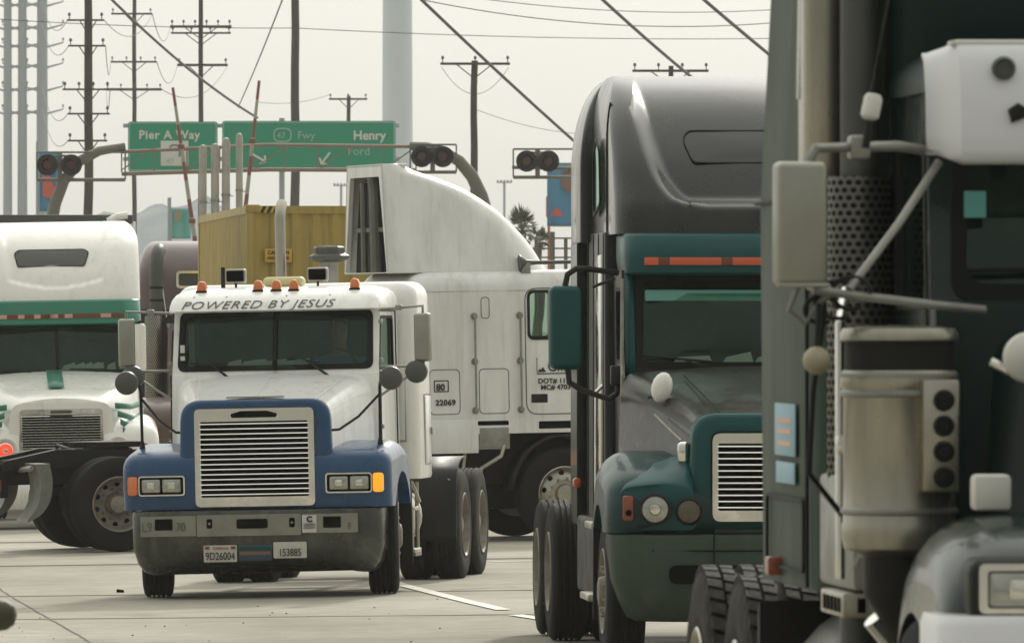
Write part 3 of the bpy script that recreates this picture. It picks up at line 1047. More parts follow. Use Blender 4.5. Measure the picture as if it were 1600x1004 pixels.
# ================================================================ truck building blocks
# local axes of every truck: x to the right seen from in front, y to the rear, z up; origin under the front axle
TYRE = [(.30, -.125), (.36, -.137), (.43, -.138), (.485, -.128), (.507, -.112)]
def tyre_profile(grooves=4):
    half = [(r, x) for r, x in TYRE]
    tread = []
    w = .105
    n = grooves
    for k in range(n):
        c = -w + 2 * w * (k + 1) / (n + 1)
        tread += [(.518, c - .012), (.503, c - .007), (.503, c + .007), (.518, c + .012)]
    other = [(r, -x) for r, x in reversed(half)]
    return half + [(.517, -.1)] + tread + [(.517, .1)] + other + [(.29, .12), (.29, -.12)]
MESH = {}
def tyre_mesh(kind):
    if kind in MESH:
        return MESH[kind]
    b = MB()
    b.lathe(tyre_profile(), (0, 0, 0), 'x', 64, closed=True)
    if kind == 'lug':
        b = MB()
        prof = [(r, x) for r, x in TYRE] + [(.495, -.108), (.495, .108)] + [(r, -x) for r, x in reversed(TYRE)] + [(.29, .12), (.29, -.12)]
        b.lathe(prof, (0, 0, 0), 'x', 64, closed=True)
        for c, w, ph in ((-.096, .05, 0), (-.038, .044, .5), (.038, .044, .0), (.096, .05, .5)):
            for k in range(44):
                a0 = 2 * math.pi * (k + ph) / 44
                a1 = a0 + 2 * math.pi / 44 * .72
                sk = .018
                pts = []
                for rr, sh in ((.49, 0), (.523, .002)):
                    for aa, xx in ((a0, c - w / 2), (a0 + sk * 2, c + w / 2), (a1 + sk * 2, c + w / 2), (a1, c - w / 2)):
                        pts.append((xx, rr * math.cos(aa), rr * math.sin(aa)))
                b.loft([pts[:4], pts[4:]], True, False, True)
    MESH[kind] = b.mesh('tyre', M[{'dusty': 'dustrubber', 'lug': 'lugrubber'}.get(kind, 'rubber')], 30)
    return MESH[kind]

def rim_mesh(kind):
    key = 'rim' + kind
    if key in MESH:
        return MESH[key]
    b = MB()
    if kind == 'steer':
        prof = [(.30, -.12), (.29, .1), (.305, .135), (.297, .142), (.285, .13), (.275, .085), (.262, .075), (.2, .105), (.165, .12), (.15, .122), (.145, .115), (.11, .115), (.105, .15), (.095, .165), (.06, .172), (.0, .172)]
        hr, hz, nr, nz = .232, .093, .167, .122
    else:
        prof = [(.30, -.12), (.29, .1), (.305, .135), (.297, .142), (.285, .13), (.278, .05), (.262, -.02), (.23, -.05), (.17, -.055), (.155, -.05), (.13, -.045), (.12, .02), (.095, .07), (.09, .1), (.05, .112), (.0, .112)]
        hr, hz, nr, nz = .222, -.049, .165, -.052
    b.lathe(prof, (0, 0, 0), 'x', 40)
    for k in range(10):
        a = 2 * math.pi * k / 10
        b.mi = 0
        b.lathe([(.014, nz - .005), (.014, nz + .022), (.008, nz + .03), (.0, nz + .03)], (0, nr * math.cos(a), nr * math.sin(a)), 'x', 6)
        b.mi = 1
        b.lathe([(.03, hz + .006), (.026, hz + .008), (.0, hz + .008)], (0, hr * math.cos(a + .3), hr * math.sin(a + .3)), 'x', 12)
    b.mi = 0
    MESH[key] = b.mesh('wheel', [M['alu'], M['void']], 40)
    return MESH[key]

def wheel(par, x, y, kind='steer', dual=False, tk='rib', rimmat=None, steer=0.0, flip=None, R_=1.0):
    side = 1 if x > 0 else -1
    me = rim_mesh(kind)
    if rimmat:
        k2 = 'rim' + kind + rimmat
        if k2 not in MESH:
            MESH[k2] = me.copy()
            MESH[k2].materials[0] = M[rimmat]
        me = MESH[k2]
    w = bpy.data.objects.new('wheel', me)
    COL.objects.link(w)
    w.parent = par
    w.location = (x, y, .52)
    w.rotation_euler = (random.uniform(0, 6), 0, (0 if side > 0 else math.pi) + steer)
    w.rotation_mode = 'XYZ'
    for k in range(2 if dual else 1):
        t = bpy.data.objects.new('tyre', tyre_mesh(tk))
        COL.objects.link(t)
        t.parent = w
        t.location = (-.335 * k, 0, 0)
    return w

SPLIT = {'clamp', 'mirror_bracket', 'step_slot', 'step', 'hood_trim', 'visor_rail', 'horn_foot', 'cab_wall', 'tank_strap', 'window_sticker', 'hood_crease', 'bumper_seam', 'roof_seam', 'panel_seam', 'side_skirt', 'chrome_strip', 'roof_riser', 'lining', 'fairing_brace', 'step_rail', 'air_hose', 'skirt', 'grab_handle', 'step_recess', 'hinge', 'registration_tab', 'side_extender', 'mirror_wire', 'step_hole'}
def part(b, name, m, par, ang=35, **k):
    if name in SPLIT:                      # loose pieces become parts of their own
        bm = b.bm
        seen, out = set(), None
        for v0 in list(bm.verts):
            if v0 in seen:
                continue
            comp, st = {v0}, [v0]
            while st:
                v = st.pop()
                for e in v.link_edges:
                    w = e.other_vert(v)
                    if w not in comp:
                        comp.add(w); st.append(w)
            seen |= comp
            q = MB()
            mp = {v: q.bm.verts.new(v.co) for v in bm.verts if v in comp}
            fs = set(f for v in comp for f in v.link_faces)
            for f in bm.faces:
                if f in fs:
                    nf = q.bm.faces.new([mp[v] for v in f.verts])
                    nf.material_index = f.material_index
            o = q.build(name, m if not isinstance(m, str) else M[m], par, ang, **k)
            out = out or o
        bm.free()
        return out
    return b.build(name, m if not isinstance(m, str) else M[m], par, ang, **k)

def levels(b, lv, cap0=True, cap1=True):
    """lv: list of (z, outline loop)"""
    b.loft([[(p[0], p[1], z) for p in lp] for z, lp in lv], True, cap0, cap1)

def roofcap(b, W, y0, y1, z0, rise, r, rad=.1, n=6):
    lv = []
    for k in range(n + 1):
        t = k / n * math.pi / 2
        ins = r * (1 - math.cos(t))
        lv.append((z0 + rise * math.sin(t), rrect(-W + ins, W - ins, y0 + ins * .6, y1 - ins, max(.02, rad))))
    levels(b, lv)

def cab_shell(par, m, W, z0, z1, yf, yB, ws, door=None, wtop=None, split=True, bow=.06, glass='glass', seal=.035, name='cab'):
    """cab with real window openings. yf(z): front plane; ws: (half width bottom, half width top, zb, zt, r);
    door: (y0, y1, zb, zt, r) side window opening"""
    wtop = wtop or W
    wx = lambda z: lerp(W, wtop, (z - z0) / (z1 - z0))
    F = lambda u, v, w: (u, yf(v) + bow * (u / W) ** 2 + w, v)
    hb, ht, zb, zt, r = ws
    b = MB()
    zf = zb - .14
    b.ring(rpoly([(-wx(zf), zf), (wx(zf), zf), (wx(z1), z1), (-wx(z1), z1)], .02), rpoly([(-hb, zb), (hb, zb), (ht, zt), (-ht, zt)], r), F, .05)
    b.loft([[F(-wx(z0), zf, .0)[:2] + (z0,), F(wx(z0), zf, .0)[:2] + (z0,)], [F(-wx(zf), zf, 0), F(wx(zf), zf, 0)]], False)
    for s in (-1, 1):
        S = lambda u, v, w, s=s: (s * (wx(v) - w), u, v)
        yfz = lambda z: yf(max(z, zf)) + bow
        outer = rpoly([(yfz(z0), z0), (yB, z0), (yB, z1), (yfz(z1), z1)], .012)
        if door:
            y0, y1, za, zc, rr = door
            lo = max(y0, yfz(za) + .07)
            hi = max(y0, yfz(zc) + .07)
            inner = rpoly([(lo, za), (y1, za), (y1, zc), (hi, zc)], rr)
            b.ring(outer, inner, S, .05)
        else:
            b.loft([[S(u, v, 0) for u, v in outer], [S(u, v, .03) for u, v in outer]], True, True, True)
    b.box(-W + .01, W - .01, yB - .03, yB - .001, z0, z1)
    b.box(-W + .02, W - .02, yf(zf) + .1, yB - .04, z0 + .01, z0 + .05)
    cab = part(b, name, m, par)
    # panes
    def pane(loop, nm, fn):
        q = MB()
        q.fan(loop, fn, .02)
        return part(q, nm, glass, cab, 180)
    e = -.004
    if split:
        for s in (-1, 1):
            lp = rpoly([(s * .012, zb - e), (s * (hb + e), zb - e), (s * (ht + e), zt + e), (s * .012, zt + e)], [.004, r, r, .004])
            pane(lp, 'windshield', F)
        q = MB()
        q.loft([[F(-.02, lerp(zb - .01, zt + .01, k / 6), o) for k in range(7)] for o in (-.006,)] + [[F(.02, lerp(zb - .01, zt + .01, k / 6), -.006) for k in range(7)]], False)
        o = part(q, 'divider', 'seal', cab)
        md = o.modifiers.new('th', 'SOLIDIFY'); md.thickness = .04; md.offset = 0
    else:
        pane(rpoly([(-hb, zb), (hb, zb), (ht, zt), (-ht, zt)], r), 'windshield', F)
    q = MB()
    q.ring(rpoly([(-hb - seal * .4, zb - seal * .4), (hb + seal * .4, zb - seal * .4), (ht + seal * .4, zt + seal * .4), (-ht - seal * .4, zt + seal * .4)], r), rpoly([(-hb + seal, zb + seal), (hb - seal, zb + seal), (ht - seal, zt - seal), (-ht + seal, zt - seal)], r), lambda u, v, w: F(u, v, w - .008), .025)
    part(q, 'windshield_seal', 'seal', cab)
    if door:
        for s in (-1, 1):
            S = lambda u, v, w, s=s: (s * (wx(v) - w), u, v)
            y0, y1, za, zc, rr = door
            yfz = lambda z: yf(max(z, zf)) + bow
            lo, hi = max(y0, yfz(za) + .07), max(y0, yfz(zc) + .07)
            lp = rpoly([(lo, za), (y1, za), (y1, zc), (hi, zc)], rr)
            pane(lp, 'door_window', S)
            q = MB()
            c = ((lo + y1) / 2, (za + zc) / 2)
            big = [(c[0] + (u - c[0]) * 1.03, c[1] + (v - c[1]) * 1.03) for u, v in lp]
            sml = [(c[0] + (u - c[0]) * .93, c[1] + (v - c[1]) * .93) for u, v in lp]
            q.ring(big, sml, lambda u, v, w, S=S: S(u, v, w - .006), .02)
            part(q, 'window_seal', 'seal', cab)
    # lining, dashboard, seats
    q = MB()
    yfl = yf(zb)
    q.box(-hb - .02, hb + .02, yfl + .12, yfl + .55, zb - .3, zb + .03, .05)
    part(q, 'dashboard', 'dash', cab)
    q = MB()
    for s in (-1, 1):
        q.box(s * .5 - .26, s * .5 + .26, yfl + .95, yfl + 1.4, z0 + .1, zb - .38, .08)
        q.box(s * .5 - .26, s * .5 + .26, yfl + 1.32, yfl + 1.5, zb - .45, zb + .42, .08)
    part(q, 'seat', 'interior', cab)
    q = MB()
    q.box(-W + .06, W - .06, yB - .08, yB - .05, z0 + .1, z1 - .03)
    q.box(-W + .06, W - .06, yf(z1) + .12, yB - .06, z1 - .05, z1 - .02)
    part(q, 'lining', 'interior', cab)
    return cab, F

def wipers(par, F, zb, spots, m='black'):
    for (x0, z0, x1, z1, xp) in spots:
        b = MB()
        p = Vector(F(x0, z0, -.03)); q = Vector(F(x1, z1, -.03))
        b.tube([p, q], .009, 6)
        mid = p.lerp(q, .55)
        b.tube([Vector(F(xp, zb - .07, -.05)), mid + Vector((0, -.015, 0))], [.013, .008], 6)
        part(b, 'wiper', m, par)

def grille(par, hw, z0, z1, y, n, m='chrome', r=.06, side=.06, top=.08, bot=.05, slope=0.0):
    fy = lambda z: y + slope * (z - z0)
    b = MB()
    o = rpoly([(-hw, z0), (hw, z0), (hw, z1), (-hw, z1)], r)
    i = rpoly([(-hw + side, z0 + bot), (hw - side, z0 + bot), (hw - side, z1 - top), (-hw + side, z1 - top)], .012)
    b.ring(o, i, lambda u, v, w: (u, fy(v) + w, v), .05)
    g = part(b, 'grille', m, par)
    b = MB()
    b.box(-hw + side - .02, hw - side + .02, fy(z0) + .06, fy(z0) + .09, z0 + .02, z1 - .02)
    part(b, 'grille_recess', 'void', g)
    for k in range(n):
        z = lerp(z0 + bot, z1 - top, (k + .5) / n)
        h = (z1 - z0 - top - bot) / n * .21
        b = MB()
        b.prism([(fy(z) + .0, z - h), (fy(z) - .012, z - h * .3), (fy(z) - .006, z + h * .6), (fy(z) + .05, z + h * 1.1), (fy(z) + .05, z + h * .4)], 'x', -hw + side - .006, hw - side + .006)
        part(b, 'slat', m, g)
    return g

def fender(par, side, x0, x1, top, arch_r, cy, cz, m, r=.1, name='fender', lower=.8):
    """top: list of (y,z) from the lower front corner over the top to the lower rear corner"""
    n = 18
    a0 = math.asin(max(-1, min(1, (lower - cz) / arch_r)))
    arch = [(cy + arch_r * math.cos(a), cz + arch_r * math.sin(a)) for a in [lerp(a0, math.pi - a0, k / n) for k in range(n + 1)]]
    P = []
    for i, p in enumerate(top):                     # refine the outline
        P.append(p)
    c = Vector((sum(p[0] for p in P) / len(P), lower))
    def inset(k):
        out = []
        for i, p in enumerate(P):
            d = c - Vector(p)
            L = d.length
            out.append(tuple(Vector(p) + d / L * k))
        # keep the lower corners at their height
        out[0] = (out[0][0], lower); out[-1] = (out[-1][0], lower)
        return out
    rings = []
    xsr = [(x0, 0.0), (lerp(x0, x1, .5), 0.0)]
    for k in range(7):
        t = k / 6 * math.pi / 2
        xsr.append((x1 - r + r * math.sin(t), r * (1 - math.cos(t))))
    for x, ins in xsr:
        rings.append([(side * x, y, z) for y, z in inset(ins) + arch])
    b = MB()
    b.loft(rings, True, True, False)
    # outer face as quads strip between the outline and the arch
    vr = rings[-1]
    k = len(P)
    o, a = vr[:k], vr[k:]
    res = []
    def resample(pts, m_):
        L = [0]
        for p, q in zip(pts, pts[1:]):
            L.append(L[-1] + (Vector(q) - Vector(p)).length)
        out = []
        for j in range(m_):
            s = L[-1] * j / (m_ - 1)
            for i in range(len(L) - 1):
                if s <= L[i + 1] + 1e-9:
                    t = (s - L[i]) / max(1e-9, L[i + 1] - L[i])
                    out.append(Vector(pts[i]).lerp(Vector(pts[i + 1]), t))
                    break
        return out
    b.loft([resample(o, 24), resample(list(reversed(a)), 24)], False)
    return part(b, name, m, par, 40)

def smoothpoly(pts, n=4):
    """Catmull-Rom through an open outline"""
    P = [Vector(p) for p in pts]
    out = []
    for i in range(len(P) - 1):
        p0, p1, p2, p3 = P[max(i - 1, 0)], P[i], P[i + 1], P[min(i + 2, len(P) - 1)]
        for k in range(n):
            t = k / n
            q = .5 * ((2 * p1) + (p2 - p0) * t + (2 * p0 - 5 * p1 + 4 * p2 - p3) * t * t + (3 * p1 - p0 - 3 * p2 + p3) * t ** 3)
            out.append(tuple(q))
    out.append(tuple(P[-1]))
    return out

def hoodloft(par, secs, m, name='hood', crown=.03, lift=0):
    """secs: (y, half width top, half width bottom, z bottom, z top, corner radius)"""
    b = MB()
    rings = []
    for (y, ht, hb, zb, zt, r) in secs:
        pts = [(-hb, zb)]
        n = 7
        for k in range(n + 1):
            t = k / n * math.pi / 2
            pts.append((-ht + r - r * math.cos(t), zt - r + r * math.sin(t)))
        for k in range(1, 12):
            u = k / 12
            x = lerp(-ht + r, ht - r, u)
            pts.append((x, zt + crown * (1 - (2 * u - 1) ** 2)))
        for k in range(n + 1):
            t = (1 - k / n) * math.pi / 2
            pts.append((ht - r + r * math.cos(t), zt - r + r * math.sin(t)))
        pts.append((hb, zb))
        rings.append([(x, y, z) for x, z in pts])
    b.loft(rings, False)
    b.face([b.v(p) for p in rings[0]])
    return part(b, name, m, par, 40)

def fairing(par, m, W, f, yB, zs, Rc, bow, scoop=None, depth=.1, name='roof_fairing', soft=.1, nF=91, back=True):
    """tall roof fairing: plan outlines stacked in z. W(z) half width, f(z) front, scoop(z) half width of the sunk centre"""
    b = MB()
    rings = []
    for z in zs:
        w = W(z)
        yf = f(z)
        rc = max(.01, min(Rc(z) if callable(Rc) else Rc, w * .7, (yB - yf - bow) * .7))
        bw = max(0, min(bow, (yB - yf) * .3))
        pts = [(-w, yB, z)]
        for k in range(1, 6):
            pts.append((-w, lerp(yB, yf + rc + bw, k / 6), z))
        for k in range(9):
            t = k / 8 * math.pi / 2
            pts.append((-w + rc * (1 - math.cos(t)), yf + bw + rc * (1 - math.sin(t)), z))
        for k in range(1, nF):
            x = lerp(-w + rc, w - rc, k / nF)
            y = yf + bw * (x / (w - rc)) ** 2
            if scoop:
                s = scoop(z)
                if s > 0:
                    y += (depth(z) if callable(depth) else depth) * sstep(0, soft, s - abs(x)) * (1 if s > .02 else 0)
            pts.append((x, y, z))
        for k in range(9):
            t = (1 - k / 8) * math.pi / 2
            pts.append((w - rc * (1 - math.cos(t)), yf + bw + rc * (1 - math.sin(t)), z))
        for k in range(1, 6):
            pts.append((w, lerp(yf + rc + bw, yB, k / 6), z))
        pts.append((w, yB, z))
        rings.append(pts)
    b.loft(rings, back, False, back)
    return part(b, name, m, par, 50)

def frame_rails(par, y0, y1, axles, z=.72, h=.26):
    b = MB()
    for s in (-1, 1):
        b.box(s * .43 - .04, s * .43 + .04, y0, y1, z, z + h, .01)
    yy = y0 + .3
    while yy < y1:
        b.box(-.4, .4, yy, yy + .08, z + .03, z + h - .03)
        yy += .9
    fr = part(b, 'chassis_frame', 'frame', par)
    for ya in axles:
        b = MB()
        b.tube([(-.95, ya, .52), (-.3, ya, .52), (-.2, ya, .52), (.2, ya, .52), (.3, ya, .52), (.95, ya, .52)], [.07, .08, .2, .2, .08, .07], 12)
        for s in (-1, 1):
            b.box(s * .48 - .05, s * .48 + .05, ya - .5, ya + .5, .6, .68, .02)
        part(b, 'axle', 'frame', fr)
    return fr

def fifth_wheel(par, y, z):
    b = MB()
    b.prism(rpoly([(-.45, y - .3), (.45, y - .3), (.48, y + .1), (.3, y + .45), (.12, y + .5), (.08, y + .15), (-.08, y + .15), (-.12, y + .5), (-.3, y + .45), (-.48, y + .1)], .03, 2), 'z', z, z + .06)
    b.box(-.42, .42, y - .15, y + .15, z - .18, z - .01, .02)
    part(b, 'fifth_wheel', 'frame', par)

def roundlamp(par, c, r, m='lamp', name='headlight', ring='black', core='lampcore'):
    b = MB()
    b.lathe([(r * 1.12, .02), (r * 1.14, -.012), (r * 1.02, -.02), (r * 1.0, .0)], c, 'y', 28, False)
    o = part(b, name, ring, par)
    b = MB()
    b.lathe([(r * 1.0, 0), (r * .9, -.012), (r * .5, -.022), (0, -.026)], c, 'y', 28)
    part(b, 'lens', m, o)
    if core:
        b = MB()
        b.lathe([(r * .42, -.0235), (r * .36, -.031), (0, -.034)], c, 'y', 20)
        part(b, 'bulb', core, o)
    return o

def convex_mirror(par, c, r, m='greymirror', yaw=0.0, name='convex_mirror'):
    b = MB()
    b.lathe([(r * .98, .015), (r, 0), (r * .93, -.03), (r * .6, -.05), (0, -.06)], (0, 0, 0), 'y', 26)
    o = part(b, name, m, par)
    o.location = c
    o.rotation_euler = (0, 0, yaw)
    return o

def blob(b, c, rx, ry, rz, seg=14, n=8):
    b.lathe([(max(1e-4, math.sin(math.pi * k / n)), -math.cos(math.pi * k / n)) for k in range(n + 1)], (0, 0, 0), 'z', seg)
# ================================================================ blue and white day cab truck
def place(name, label, x, y, yaw, roll=0.0, pitch=0.0):
    return thing(name, label, 'truck', (x, y, gz(x, y)), (pitch, roll, R(yaw)), 'semi trucks')

T = place('semi_truck', 'white truck with blue grille surround and fenders and lettering above its windshield', -2.17, 80.9, -7.0, -.02)
yfw = lambda z: .42 + (z - 1.95) * .30
cab, F = cab_shell(T, 'white', .955, 1.0, 2.6, yfw, 1.8, (.885, .872, 2.04, 2.555, .075), (.55, 1.5, 2.02, 2.5, .06), .94, bow=.05)
# roof with the sloping lettered visor
b = MB()
prof = [(.46, 2.575), (.50, 2.63), (.56, 2.68), (.64, 2.725), (.76, 2.76), (.95, 2.785)]
lv = [(2.56, rrect(-.965, .965, .50, 1.8, .05))]
for i, (y, z) in enumerate(prof):
    ins = (.0, .004, .015, .04, .09, .2)[i]
    lv.append((z, rrect(-.968 + ins, .968 - ins, y, 1.8 - ins, .05 + ins * .3)))
levels(b, lv, True, True)
roof = part(b, 'roof', 'white', T, 50)
def onvisor(u, v, w):
    # lettering lies on the slope of the visor
    i = min(len(prof) - 2, 0)
    L = 0
    for (ya, za), (yb, zb) in zip(prof, prof[1:]):
        d_ = math.hypot(yb - ya, zb - za)
        if v <= L + d_ or (yb, zb) == prof[-1]:
            t = (v - L) / d_
            nn = Vector((0, -(zb - za), yb - ya)).normalized()
            return Vector((u, lerp(ya, yb, t), lerp(za, zb, t))) + nn * (w + .004)
        L += d_
text('POWERED BY JESUS', .135, lambda u, v, w: onvisor(-.86 + u, v + .018, w), M['greyink'], roof, 'lettering', bold=-.0015, shear=.35, sx=1.10, space=1.08)
b = MB()
for x in (-.75, -.45, .1, .5, .5):
    b.lathe([(.009, 0), (.009, .006), (0, .008)], (x, .6, 2.7), 'z', 8)
part(b, 'rivets', 'steel', roof)
for x in (-.70, -.18, -.012, .15, .71):
    b = MB()
    b.prism([(-.045, 0), (.045, 0), (.042, .05), (.026, .085), (-.01, .092), (-.036, .07)], 'y', -.05, .05, .012)
    o = part(b, 'marker_light', 'amber', T)
    o.location = (x, .76, 2.757)
    b = MB()
    b.box(-.05, .05, -.06, .06, -.02, .004, .004)
    part(b, 'base', 'black', o)
# sleeper box behind the cab
b = MB()
lv = []
for k in range(7):
    t = k / 6 * math.pi / 2
    ins = .13 * (1 - math.cos(t))
    lv.append((2.67 + .15 * math.sin(t), rrect(-1.12 + ins, 1.12 - ins, 1.86 + ins, 2.75 - ins, .1)))
levels(b, [(1.0, rrect(-1.12, 1.12, 1.86, 2.75, .1)), (1.03, rrect(-1.13, 1.13, 1.85, 2.76, .1))] + lv)
slp = part(b, 'sleeper', 'white', T, 50)
for s in (-1, 1):
    b = MB()
    b.ring(rrect(2.2, 2.6, 1.12, 1.78, .03), rrect(2.212, 2.588, 1.132, 1.768, .025), lambda u, v, w: (s * (1.132 - w), u, v), .01)
    part(b, 'luggage_door', 'steel', slp)
    b = MB()
    b.box(*((1.128, 1.142) if s > 0 else (-1.142, -1.128)), 2.22, 2.58, 1.14, 1.76, .008)
    o = part(b, 'luggage_door', 'white', slp)
    b = MB()
    b.box(*((1.14, 1.16) if s > 0 else (-1.16, -1.14)), 2.53, 2.56, 1.4, 1.47, .005)
    part(b, 'handle', 'steel', o)
for s in (-1, 1):      # door seams, hinges and grab bar on the cab side
    b = MB()
    b.tube([(s * .962, .5, 1.02), (s * .962, .5, 2.0)], .008, 5)
    b.tube([(s * .962, 1.6, 1.02), (s * .955, 1.6, 2.55), (s * .955, .68, 2.55)], .007, 5)
    part(b, 'door_seam', 'seal', T)
    b = MB()
    b.tube([(s * .96, 1.72, 1.35), (s * 1.02, 1.72, 1.35), (s * 1.02, 1.72, 2.15), (s * .96, 1.72, 2.15)], .013, 8)
    part(b, 'grab_handle', 'steel', T)
    b = MB()
    for z in (1.5, 2.1, 2.45):
        b.box(*sorted((s * .955, s * .985)), .47, .55, z - .02, z + .02, .006)
    part(b, 'hinge', 'steel', T)
# hood
hood = hoodloft(T, [(-.79, .66, .68, .9, 1.745, .16), (-.6, .675, .70, 1.0, 1.775, .17), (-.2, .73, .76, 1.1, 1.845, .18), (.2, .82, .85, 1.1, 1.925, .18), (.45, .9, .93, 1.1, 1.975, .16)], 'white', crown=.03)
b = MB()
b.tube([(0, -.7, 1.79), (0, -.2, 1.882), (0, .42, 2.0)], .006, 5)
for s in (-1, 1):
    b.tube([(s * .52, -.78, 1.757), (s * .6, -.2, 1.868), (s * .66, .3, 1.965)], .005, 5)
    b.tube([(s * .72, -.45, 1.52), (s * .82, .1, 1.62), (s * .915, .44, 1.68)], .004, 5)
part(b, 'hood_seam', 'white_old', hood)
b = MB()
b.box(-.94, .94, .44, .5, 1.1, 2.0, .02)
part(b, 'cowl', 'white', T)
# blue grille surround
b = MB()
FY = lambda u, v, w: (u, -.86 + .05 * (u / .67) ** 2 + w, v)
ou = rpoly([(-.70, .80), (.70, .80), (.675, 1.775), (-.675, 1.775)], [.02, .02, .19, .19], 8)
mid = rpoly([(-.64, .80), (.64, .80), (.625, 1.735), (-.625, 1.735)], [.01, .01, .17, .17], 8)
inn = rpoly([(-.545, .815), (.545, .815), (.545, 1.70), (-.545, 1.70)], [.01, .01, .12, .12], 8)
rings = [[FY(u, v, .10) for u, v in ou], [FY(u, v, .03) for u, v in ou], [FY(u * .985, .8 + (v - .8) * .988, .008) for u, v in ou], [FY(u, v, 0) for u, v in mid], [FY(u, v, .012) for u, v in inn], [FY(u, v, .1) for u, v in inn]]
b.loft(rings, True)
part(b, 'grille_surround', 'blue', T, 50)
b = MB()
b.prism(rrect(-.26, .26, -.79, -.72, .02), 'z', 1.787, 1.80)
part(b, 'bug_shield', 'bplate', T)
gr = grille(T, .54, .82, 1.695, -.865, 15, r=.05, side=.055, top=.115, bot=.085)
b = MB()
b.prism(rpoly([(-.20, 1.612), (.20, 1.612), (.212, 1.645), (.12, 1.672), (-.12, 1.672), (-.212, 1.645)], .012, 3), 'y', -.872, -.86)
part(b, 'emblem_recess', 'void', gr)
# fenders
top = smoothpoly([(-.83, .80), (-.85, 1.0), (-.84, 1.2), (-.76, 1.295), (-.5, 1.345), (-.1, 1.385), (.25, 1.36), (.5, 1.26), (.62, 1.08), (.66, .80)], 4)
for s in (-1, 1):
    fd = fender(T, s, .5, 1.215, top, .57, 0, .53, 'blue', .15, lower=.8)
    # headlight pair in its bezel
    o = thing('headlight_cluster', '', '', (0, 0, 0))
    for k in ('label', 'category'):
        del o[k]
    o.parent = T
    b = MB()
    yf = -.868
    b.ring(rrect(.635, 1.055, .925, 1.105, .03), rrect(.648, 1.045, .938, 1.092, .02), lambda u, v, w: (s * u, yf + w, v), .05)
    part(b, 'bezel', 'chrome', o)
    b = MB()
    b.prism([(s * u, v) for u, v in rrect(.645, 1.05, .935, 1.095, .02)], 'y', yf + .012, yf + .03)
    part(b, 'housing', 'void', o)
    for x0, x1 in ((.672, .838), (.858, 1.024)):
        b = MB()
        b.prism([(s * u, v) for u, v in rrect(x0, x1, .957, 1.073, .015)], 'y', yf + .014, yf - .004, .006)
        q = part(b, 'headlight', 'lamp', o)
        b = MB()
        b.prism([(s * u, v) for u, v in rrect(lerp(x0, x1, .3), lerp(x0, x1, .72), .985, 1.045, .015)], 'y', yf - .003, yf - .009, .004)
        part(b, 'bulb', 'lampcore', q)
    b = MB()
    b.prism([(s * u, v) for u, v in rrect(1.062, 1.155, .93, 1.10, .03)], 'y', yf - .005, yf + .06, .012)
    q = part(b, 'turn_signal', 'amber_lit' if s > 0 else 'amber', o)
    if s > 0:
        q['label'] = 'lit amber turn signal'
# bumper
b = MB()
def bump_loop(fr, hw, sw, back=-.18):
    P = []
    for k in range(11):
        t = k / 10 * math.pi / 2
        P.append((-hw + sw - sw * math.cos(t) * 1.0, fr + sw * .9 * (1 - math.sin(t)) + .02))
    L = [(-hw, back)] + P
    Rr = [(-x, y) for x, y in reversed(L)]
    mid_ = [(x, fr + .02 * abs(x) ** 2) for x in [lerp(-hw + sw, hw - sw, k / 12) for k in range(1, 12)]]
    inner = [(hw - .05, back), (hw - .12, fr + .2), (-hw + .12, fr + .2), (-hw + .05, back)]
    return L + mid_ + Rr + inner
lv = [(.215, bump_loop(-.80, .99, .22, -.3)), (.245, bump_loop(-.88, 1.05, .25, -.25)), (.32, bump_loop(-.93, 1.10, .26)), (.45, bump_loop(-.945, 1.135, .26)), (.74, bump_loop(-.95, 1.14, .26)), (.785, bump_loop(-.935, 1.135, .26)), (.79, bump_loop(-.9, 1.12, .26))]
rings = []
for z, lp in lv:
    rings.append([(x, y, z + (.075 * sstep(.98, .55, abs(x)) if z < .28 else (.05 * sstep(.98, .55, abs(x)) if z < .4 else 0)) ) for x, y in lp])
b.loft(rings, True, True, True)
bp = part(b, 'bumper', 'bumper', T, 50)
by = lambda x: -.95 + .02 * x * x
def bplate(x0, x1, z0, z1, m, nm, off=.006, r=.01):
    q = MB()
    q.prism([(u, v) for u, v in rrect(x0, x1, z0, z1, r)], 'y', by((x0 + x1) / 2) - off, by((x0 + x1) / 2) + .02)
    return part(q, nm, m, bp)
bplate(-.52, .42, .56, .75, 'bplate', 'bumper_panel')
bplate(-1.03, -.53, .565, .745, 'bplate', 'bumper_panel', .01)
bplate(.43, .93, .575, .745, 'bplate', 'bumper_panel', .01)
bplate(-.90, -.74, .62, .72, 'void', 'tow_hole', .016, .012)
bplate(.62, .78, .62, .72, 'void', 'tow_hole', .016, .012)
bplate(-.16, .12, .625, .71, 'void', 'tow_hole', .012, .02)
for x in (-.405, .34):
    bplate(x - .025, x + .025, .63, .715, 'void', 'tow_hole', .012, .015)
    q = MB(); q.disc((x, by(x) - .012, .672), .012, 'y', .012, 10)
    part(q, 'bolt', 'steel', bp)
st = bplate(.432, .56, .58, .735, 'sticker', 'permit_sticker', .016, .004)
text('C', .07, lambda u, v, w: Vector((.475 + u, by(.5) - .024 - w, .675 + v)), M['ink'], st, bold=.004)
b = MB()
for z in (.655, .64, .622):
    b.box(.445, .55, by(.5) - .026, by(.5) - .02, z - .003, z + .003)
part(b, 'lettering', 'greyink', st)
for s_, x, z, h in (('L9', -1.02, .61, .12), ('70', -.71, .61, .11), ('F', .84, .6, .09)):
    text(s_, h, lambda u, v, w: Vector((x + u, by(x) - .018 - w, z + v)), M['greyink'], bp, sx=.8)
